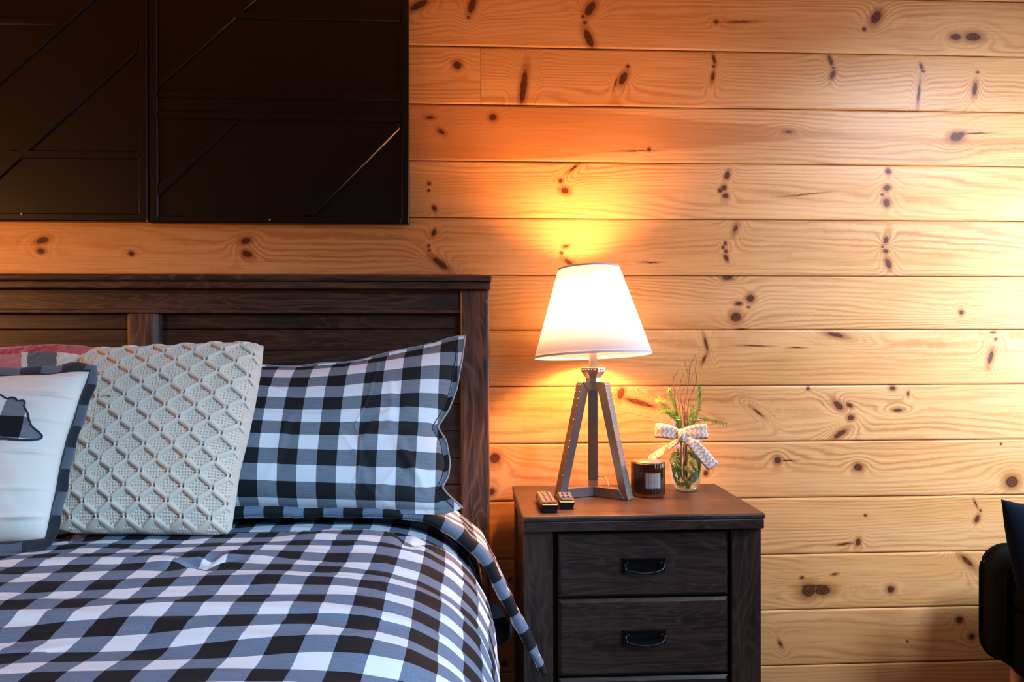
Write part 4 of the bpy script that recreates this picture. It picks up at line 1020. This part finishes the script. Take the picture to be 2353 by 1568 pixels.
def tail(pts_px, ys, hw1, wd, name='ribbon_tail'):
    P = [vl(a_, b_, y_) for (a_, b_), y_ in zip(pts_px, ys)]; Q_ = resample(P, np.linspace(0, 1, 30))
    return strip(name, [Vector(q_) for q_ in Q_], hw1, wd, vase)
tail([(1566, 1006), (1545, 1022), (1520, 1040), (1486, 1060)], [ky - .008, ky - .004, -.158, -.140], lambda t: .010 + .008 * min(1, t * 2.2), lambda t: Vector((.45, .25, 1)))
tail([(1568, 1004), (1590, 1018), (1612, 1042), (1640, 1074)], [ky - .008, ky - .018, ky - .016, ky - .012], lambda t: .009 + .009 * min(1, t * 2.2), lambda t: Vector((1, .1, .62)))
bm = bmesh.new(); ball(bm, (0, 0, 0), .0062, 14, 1.45)
for v in bm.verts: v.co = v.co + vl(1559, 1028, ky - .006)
put('shell_charm', bm, plain('shell_white', (.82, .76, .70), .3), vase, smooth=True)
TW = plain('twig_bark', (.17, .105, .075), .85); yv = -.125
def tw(px, py, dy=0.0):
    return at(1430 + px / 4.238, 800 + py / 4.238, yv + dy)
def twig(paths, label):
    root_p = paths[0][0][0]
    bm = bmesh.new(); base_ = tw(*paths[0][0][0], paths[0][1][0]) ; base_ = Vector((base_.x, base_.y, max(base_.z, ZN + .010)))
    for pts, dys, r0, r1 in paths:
        P = [tw(*p, dy) for p, dy in zip(pts, dys)]; Q_ = resample(P, np.linspace(0, 1, 26)); Q_[:, 0] += .0009 * min(1, (np.ptp(Q_[:, 2]) / .15) ** 2) * np.sin(np.arange(26) * 1.9); Q_[:, 2] = np.maximum(Q_[:, 2], ZN + .011)
        tube(bm, [Vector(q_) - base_ for q_ in Q_], [(r0 + (r1 - r0) * i / 25) * 1.12 * (1 if i < 20 else 1 - .09 * (i - 20)) for i in range(26)], 6)
    ob = put('twig', bm, TW, smooth=True); ob.location = base_
    return tag(ob, label, 'twig', 'dry twigs standing in the vase')
twig([([(545, 1290), (540, 900), (530, 680), (505, 440), (498, 330), (495, 245)], (.006,) * 6, .0022, .0010), ([(500, 290), (520, 262), (545, 215)], (.006,) * 3, .0010, .0006)], 'bare brown twig standing furthest left in the vase, forked at its tip')
twig([([(570, 1250), (575, 900), (565, 620), (530, 450), (560, 370), (580, 310), (598, 250)], (-.004,) * 7, .0018, .0007), ([(572, 330), (566, 300), (560, 285)], (-.004,) * 3, .0007, .0004)], 'short dry twig leaning between the left and middle twigs in the vase')
twig([([(598, 1290), (600, 1000), (602, 700), (600, 560), (640, 380), (655, 220), (650, 170), (700, 75)], (.002,) * 8, .0022, .0006), ([(640, 250), (620, 180), (608, 125)], (.002,) * 3, .0008, .0005), ([(655, 170), (690, 120), (700, 100)], (.002,) * 3, .0007, .0004)], 'tallest middle dry twig in the vase with side shoots near its tip')
twig([([(625, 1270), (628, 900), (632, 600), (650, 490), (690, 410), (728, 330), (712, 230), (722, 120), (700, 60)], (-.008,) * 9, .0022, .0008), ([(713, 222), (690, 250), (655, 350)], (-.008,) * 3, .0006, .0004)], 'dry twig on the right of the bunch, bent sharply outwards above the rim')
twig([([(556, 1250), (575, 800), (590, 580), (560, 500), (520, 450), (512, 380)], (-.010,) * 6, .0016, .0007)], 'thin crossing twig leaning left behind the bow')
twig([([(610, 1250), (618, 900), (612, 640), (560, 480), (605, 380), (640, 260), (672, 185)], (.012,) * 7, .0019, .0006)], 'slender pale twig leaning right just left of the tallest twig')
def leafm(nm, c1, c2):
    g = G(nm); nz_ = g.noise(g.obj(), 60, 2); g.set(Base_Color=g.mix(g.step(nz_.outputs[0], .35, .65), rgb(*c1), rgb(*c2)), Roughness=.5, Subsurface_Weight=.0); return g.m
LG = leafm('sprig_light_green', (.15, .40, .07), (.30, .52, .12)); DG = leafm('sprig_dark_green', (.05, .22, .05), (.16, .40, .09))
def sprig(pts, dys, label, mat, ll=.011, dens=900, inside_=False):
    dens *= 1.7; ll *= 1.25
    P = [tw(*p, dy) for p, dy in zip(pts, dys)]; nseg = 40; Q_ = resample(P, np.linspace(0, 1, nseg)); Q_[:, 2] = np.maximum(Q_[:, 2], ZN + .012)
    base_ = Vector(Q_[0]); bm = bmesh.new(); tube(bm, [Vector(q_) - base_ for q_ in Q_], [.0011 * (1 - .6 * i / nseg) for i in range(nseg)], 5)
    L_ = sum((Vector(Q_[i + 1]) - Vector(Q_[i])).length for i in range(nseg - 1)); cnt = int(L_ * dens)
    for k_ in range(cnt):
        t = (k_ + random.random()) / cnt; i = min(int(t * (nseg - 1)), nseg - 2); a_ = Vector(Q_[i]); b_ = Vector(Q_[i + 1]); p = a_.lerp(b_, t * (nseg - 1) - i) - base_
        d = (b_ - a_).normalized(); rnd = Vector((random.gauss(0, 1), random.gauss(0, 1), random.gauss(0, 1))); sd = (rnd - d * rnd.dot(d)).normalized()
        dirn = (d * .75 + sd).normalized(); ln = ll * (.7 + .6 * random.random()) * (1 - .45 * t); wv3 = dirn.cross(sd if abs(dirn.dot(sd)) < .95 else Z3).normalized() * .0013
        ln *= 1.15; tip = p + dirn * ln; mid_ = p + dirn * ln * .5 + sd * .0008
        if inside_:
            for q_ in (tip,):
                rad_ = Vector((q_.x + base_.x - vc_.x, q_.y + base_.y - vc_.y, 0)); hz2 = q_.z + base_.z - ZN
                lim = float(np.interp(hz2, [0, .012, .045, .082, .108, .138, .16, .2], [.02, .028, .038, .044, .044, .037, .030, .034]))
                if rad_.length > lim: tip = Vector((vc_.x - base_.x, vc_.y - base_.y, tip.z)) + rad_.normalized() * lim; mid_ = (p + tip) / 2
        nr = wv3.cross(dirn).normalized() * .0003
        v0, v1, v2, v3, v4 = (bm.verts.new(p), bm.verts.new(mid_ + wv3), bm.verts.new(tip), bm.verts.new(mid_ - wv3), bm.verts.new(mid_ + nr))
        for f_ in ((v0, v1, v4), (v1, v2, v4), (v2, v3, v4), (v3, v0, v4)): bm.faces.new(f_)
    ob = put('green_sprig', bm, mat); ob.location = base_
    return tag(ob, label, 'greenery', 'green sprigs in the vase')
sprig([(560, 900), (545, 700), (480, 620), (400, 540), (350, 510)], (.0, 0, 0, -.005, -.01), 'bright green needle sprig fanning out furthest left over the vase rim', LG, .015, 1500)
sprig([(575, 900), (548, 700), (505, 560), (470, 470), (450, 400)], (.008,) * 5, 'light green sprig rising steeply left of the twigs', LG, .012, 1300)
sprig([(570, 880), (540, 690), (490, 660), (430, 610), (350, 610)], (-.012, -.012, -.015, -.02, -.02), 'low light green sprig drooping left just above the bow', LG, .013, 1400)
sprig([(640, 900), (690, 700), (740, 600), (752, 500), (750, 365)], (.004,) * 5, 'tall bright green sprig standing upright right of the twigs', LG, .010, 1700)
sprig([(630, 900), (650, 720), (675, 640), (690, 570)], (-.008,) * 4, 'short light green sprig at the rim below the upright one', LG, .012, 1500)
sprig([(640, 880), (700, 715), (760, 690), (860, 695), (930, 720), (1010, 735)], (.01, .008, .0, -.004, -.006, -.006), 'dark green sprig reaching sideways to the right over the rim', DG, .010, 1100)
IN_LAB = ['dark green sprig curling to the left directly under the bow inside the vase', 'dark green sprig curling to the right under the bow inside the vase', 'dark green sprig bending down the left wall of the vase to its base', 'dark green sprig bending down the right wall of the vase to its base', 'dark green sprig at the front right of the vase near the bottom', 'dark green sprig crossing the very bottom of the vase from left to right', 'dark green sprig looping in front of the twig feet inside the vase', 'dark green sprig touching the right glass wall behind the ribbon tail']
for i, (pp, dd) in enumerate([([(600, 1010), (500, 1040), (450, 1090), (500, 1180), (560, 1200)], .012), ([(620, 1020), (700, 1040), (760, 1130), (745, 1210), (690, 1250)], .006), ([(560, 1050), (480, 1180), (510, 1290), (590, 1330)], -.012), ([(640, 1060), (720, 1190), (700, 1290), (620, 1340)], -.014), ([(600, 1150), (650, 1200), (720, 1260), (700, 1310)], -.02), ([(570, 1100), (490, 1240), (540, 1330), (650, 1345)], .014), ([(530, 1120), (560, 1240), (630, 1310), (690, 1230)], -.018), ([(640, 1000), (740, 1080), (770, 1170), (730, 1270)], -.006)]):
    sprig(pp, (dd,) * len(pp), IN_LAB[i], DG, .012, 1500, True)

# ------------------------------------------------------------------ sofa and its cushion
def dark_cloth(nm, c_):
    g = G(nm); nz_ = g.noise(g.obj(), 700, 3, .7); g.set(Base_Color=g.mix(nz_.outputs[0], rgb(*[x * .6 for x in c_]), rgb(*[x * 1.4 for x in c_])), Roughness=.85); g.b.inputs['Specular IOR Level'].default_value = .08
    g.bump(nz_.outputs[0], .3, .0006); return g.m
SF = dark_cloth('charcoal_upholstery', (.0030, .0033, .0045)); NAVY = dark_cloth('navy_cloth', (.004, .008, .016))
ax = at(2253, 1400, -.16).x; az1 = at(2325, 1256, -.18).z; az0 = at(2290, 1520, -.20).z
sofa = empty('sofa', (ax + .36, -.45, 0), 'black upholstered sofa with a rounded piped back and wooden legs at the right edge', 'sofa')
so = Vector(sofa.location)
SW = .72; zs_t = .52; zs_m = .455
def rounded_panel(x0, x1, z0, z1, r1, n_=10):
    pts = []
    for (cx, cz, a0) in ((x0 + r1, z0 + r1, math.pi), (x1 - r1, z0 + r1, 1.5 * math.pi), (x1 - r1, z1 - r1, 0), (x0 + r1, z1 - r1, .5 * math.pi)):
        for i in range(n_ + 1): a_ = a0 + .5 * math.pi * i / n_; pts.append((cx + r1 * math.cos(a_), cz + r1 * math.sin(a_)))
    return pts
poly = rounded_panel(ax, ax + SW, az0 - .01, az1, .07)
bm = bmesh.new(); prism(bm, poly, lambda a_, b_: Vector((a_ - so.x, -.275 - so.y, b_)), lambda a_, b_: Vector((a_ - so.x, -.155 - so.y, b_)))
bmesh.ops.recalc_face_normals(bm, faces=bm.faces)
es = [e for e in bm.edges if abs(e.verts[0].co.y - e.verts[1].co.y) < 1e-6]; bmesh.ops.bevel(bm, geom=es, offset=.012, segments=3, affect='EDGES')
ar = put('backrest', bm, SF, sofa, smooth=True)
for yy in (-.269, -.161):
    bm = bmesh.new(); tube(bm, [Vector((a_ - so.x, yy - so.y, b_)) for a_, b_ in poly + poly[:3]], .005, 6, False); put('welt', bm, SF, ar, smooth=True)
put('seat_frame', newbox(ax + .01 - so.x, ax + SW - .01 - so.x, -.80 - so.y, -.276 - so.y, az0, zs_m - .001, .012, 2), SF, sofa)
put('seat_cushion', newbox(ax + .004 - so.x, ax + SW - .004 - so.x, -.81 - so.y, -.277 - so.y, zs_m, zs_t, .022, 4), SF, sofa, smooth=True)
LW = plain('beech_leg', (.50, .30, .17), .45)
for lx_, ly_ in ((ax + .075, -.205), (ax + SW - .075, -.205), (ax + .075, -.72), (ax + SW - .075, -.72)):
    bm = bmesh.new(); rr = lathe(bm, [(.011, 0), (.018, az0 - .011)], 16, c=(lx_ - so.x, ly_ - so.y, 0)); cap(bm, rr[0][::-1]); cap(bm, rr[-1]); put('leg', bm, LW, sofa, auto=30)
zq = az0 + .19
pl = (at(2345, 1378, -.395), Vector((-.10, -.96, .18)).normalized())
bot = [(2362, 1384), (2440, 1386), (2560, 1388)]; top = [(2300, 1148), (2345, 1158), (2460, 1158), (2590, 1142)]
left = [(2362, 1384), (2338, 1350), (2322, 1280), (2310, 1210), (2300, 1148)]; right = [(2560, 1388), (2575, 1300), (2590, 1142)]
S_, U, V, core, N = cushion_surface(pl, bot, top, left, right, 60, 60, 0, 0, 2.5, .5)
fr = S_ + N * (core * .055)[..., None]; bk_ = S_ - N * (core * .045 + .002)[..., None]
c = put('cushion', grid_mesh('cushion', fr - fr.reshape(-1, 3).mean(0), np.stack([U * .4, V * .4], -1), bk_ - fr.reshape(-1, 3).mean(0)), NAVY); c.location = fr.reshape(-1, 3).mean(0)
tag(c, 'dark navy cushion standing on the black sofa', 'cushion')
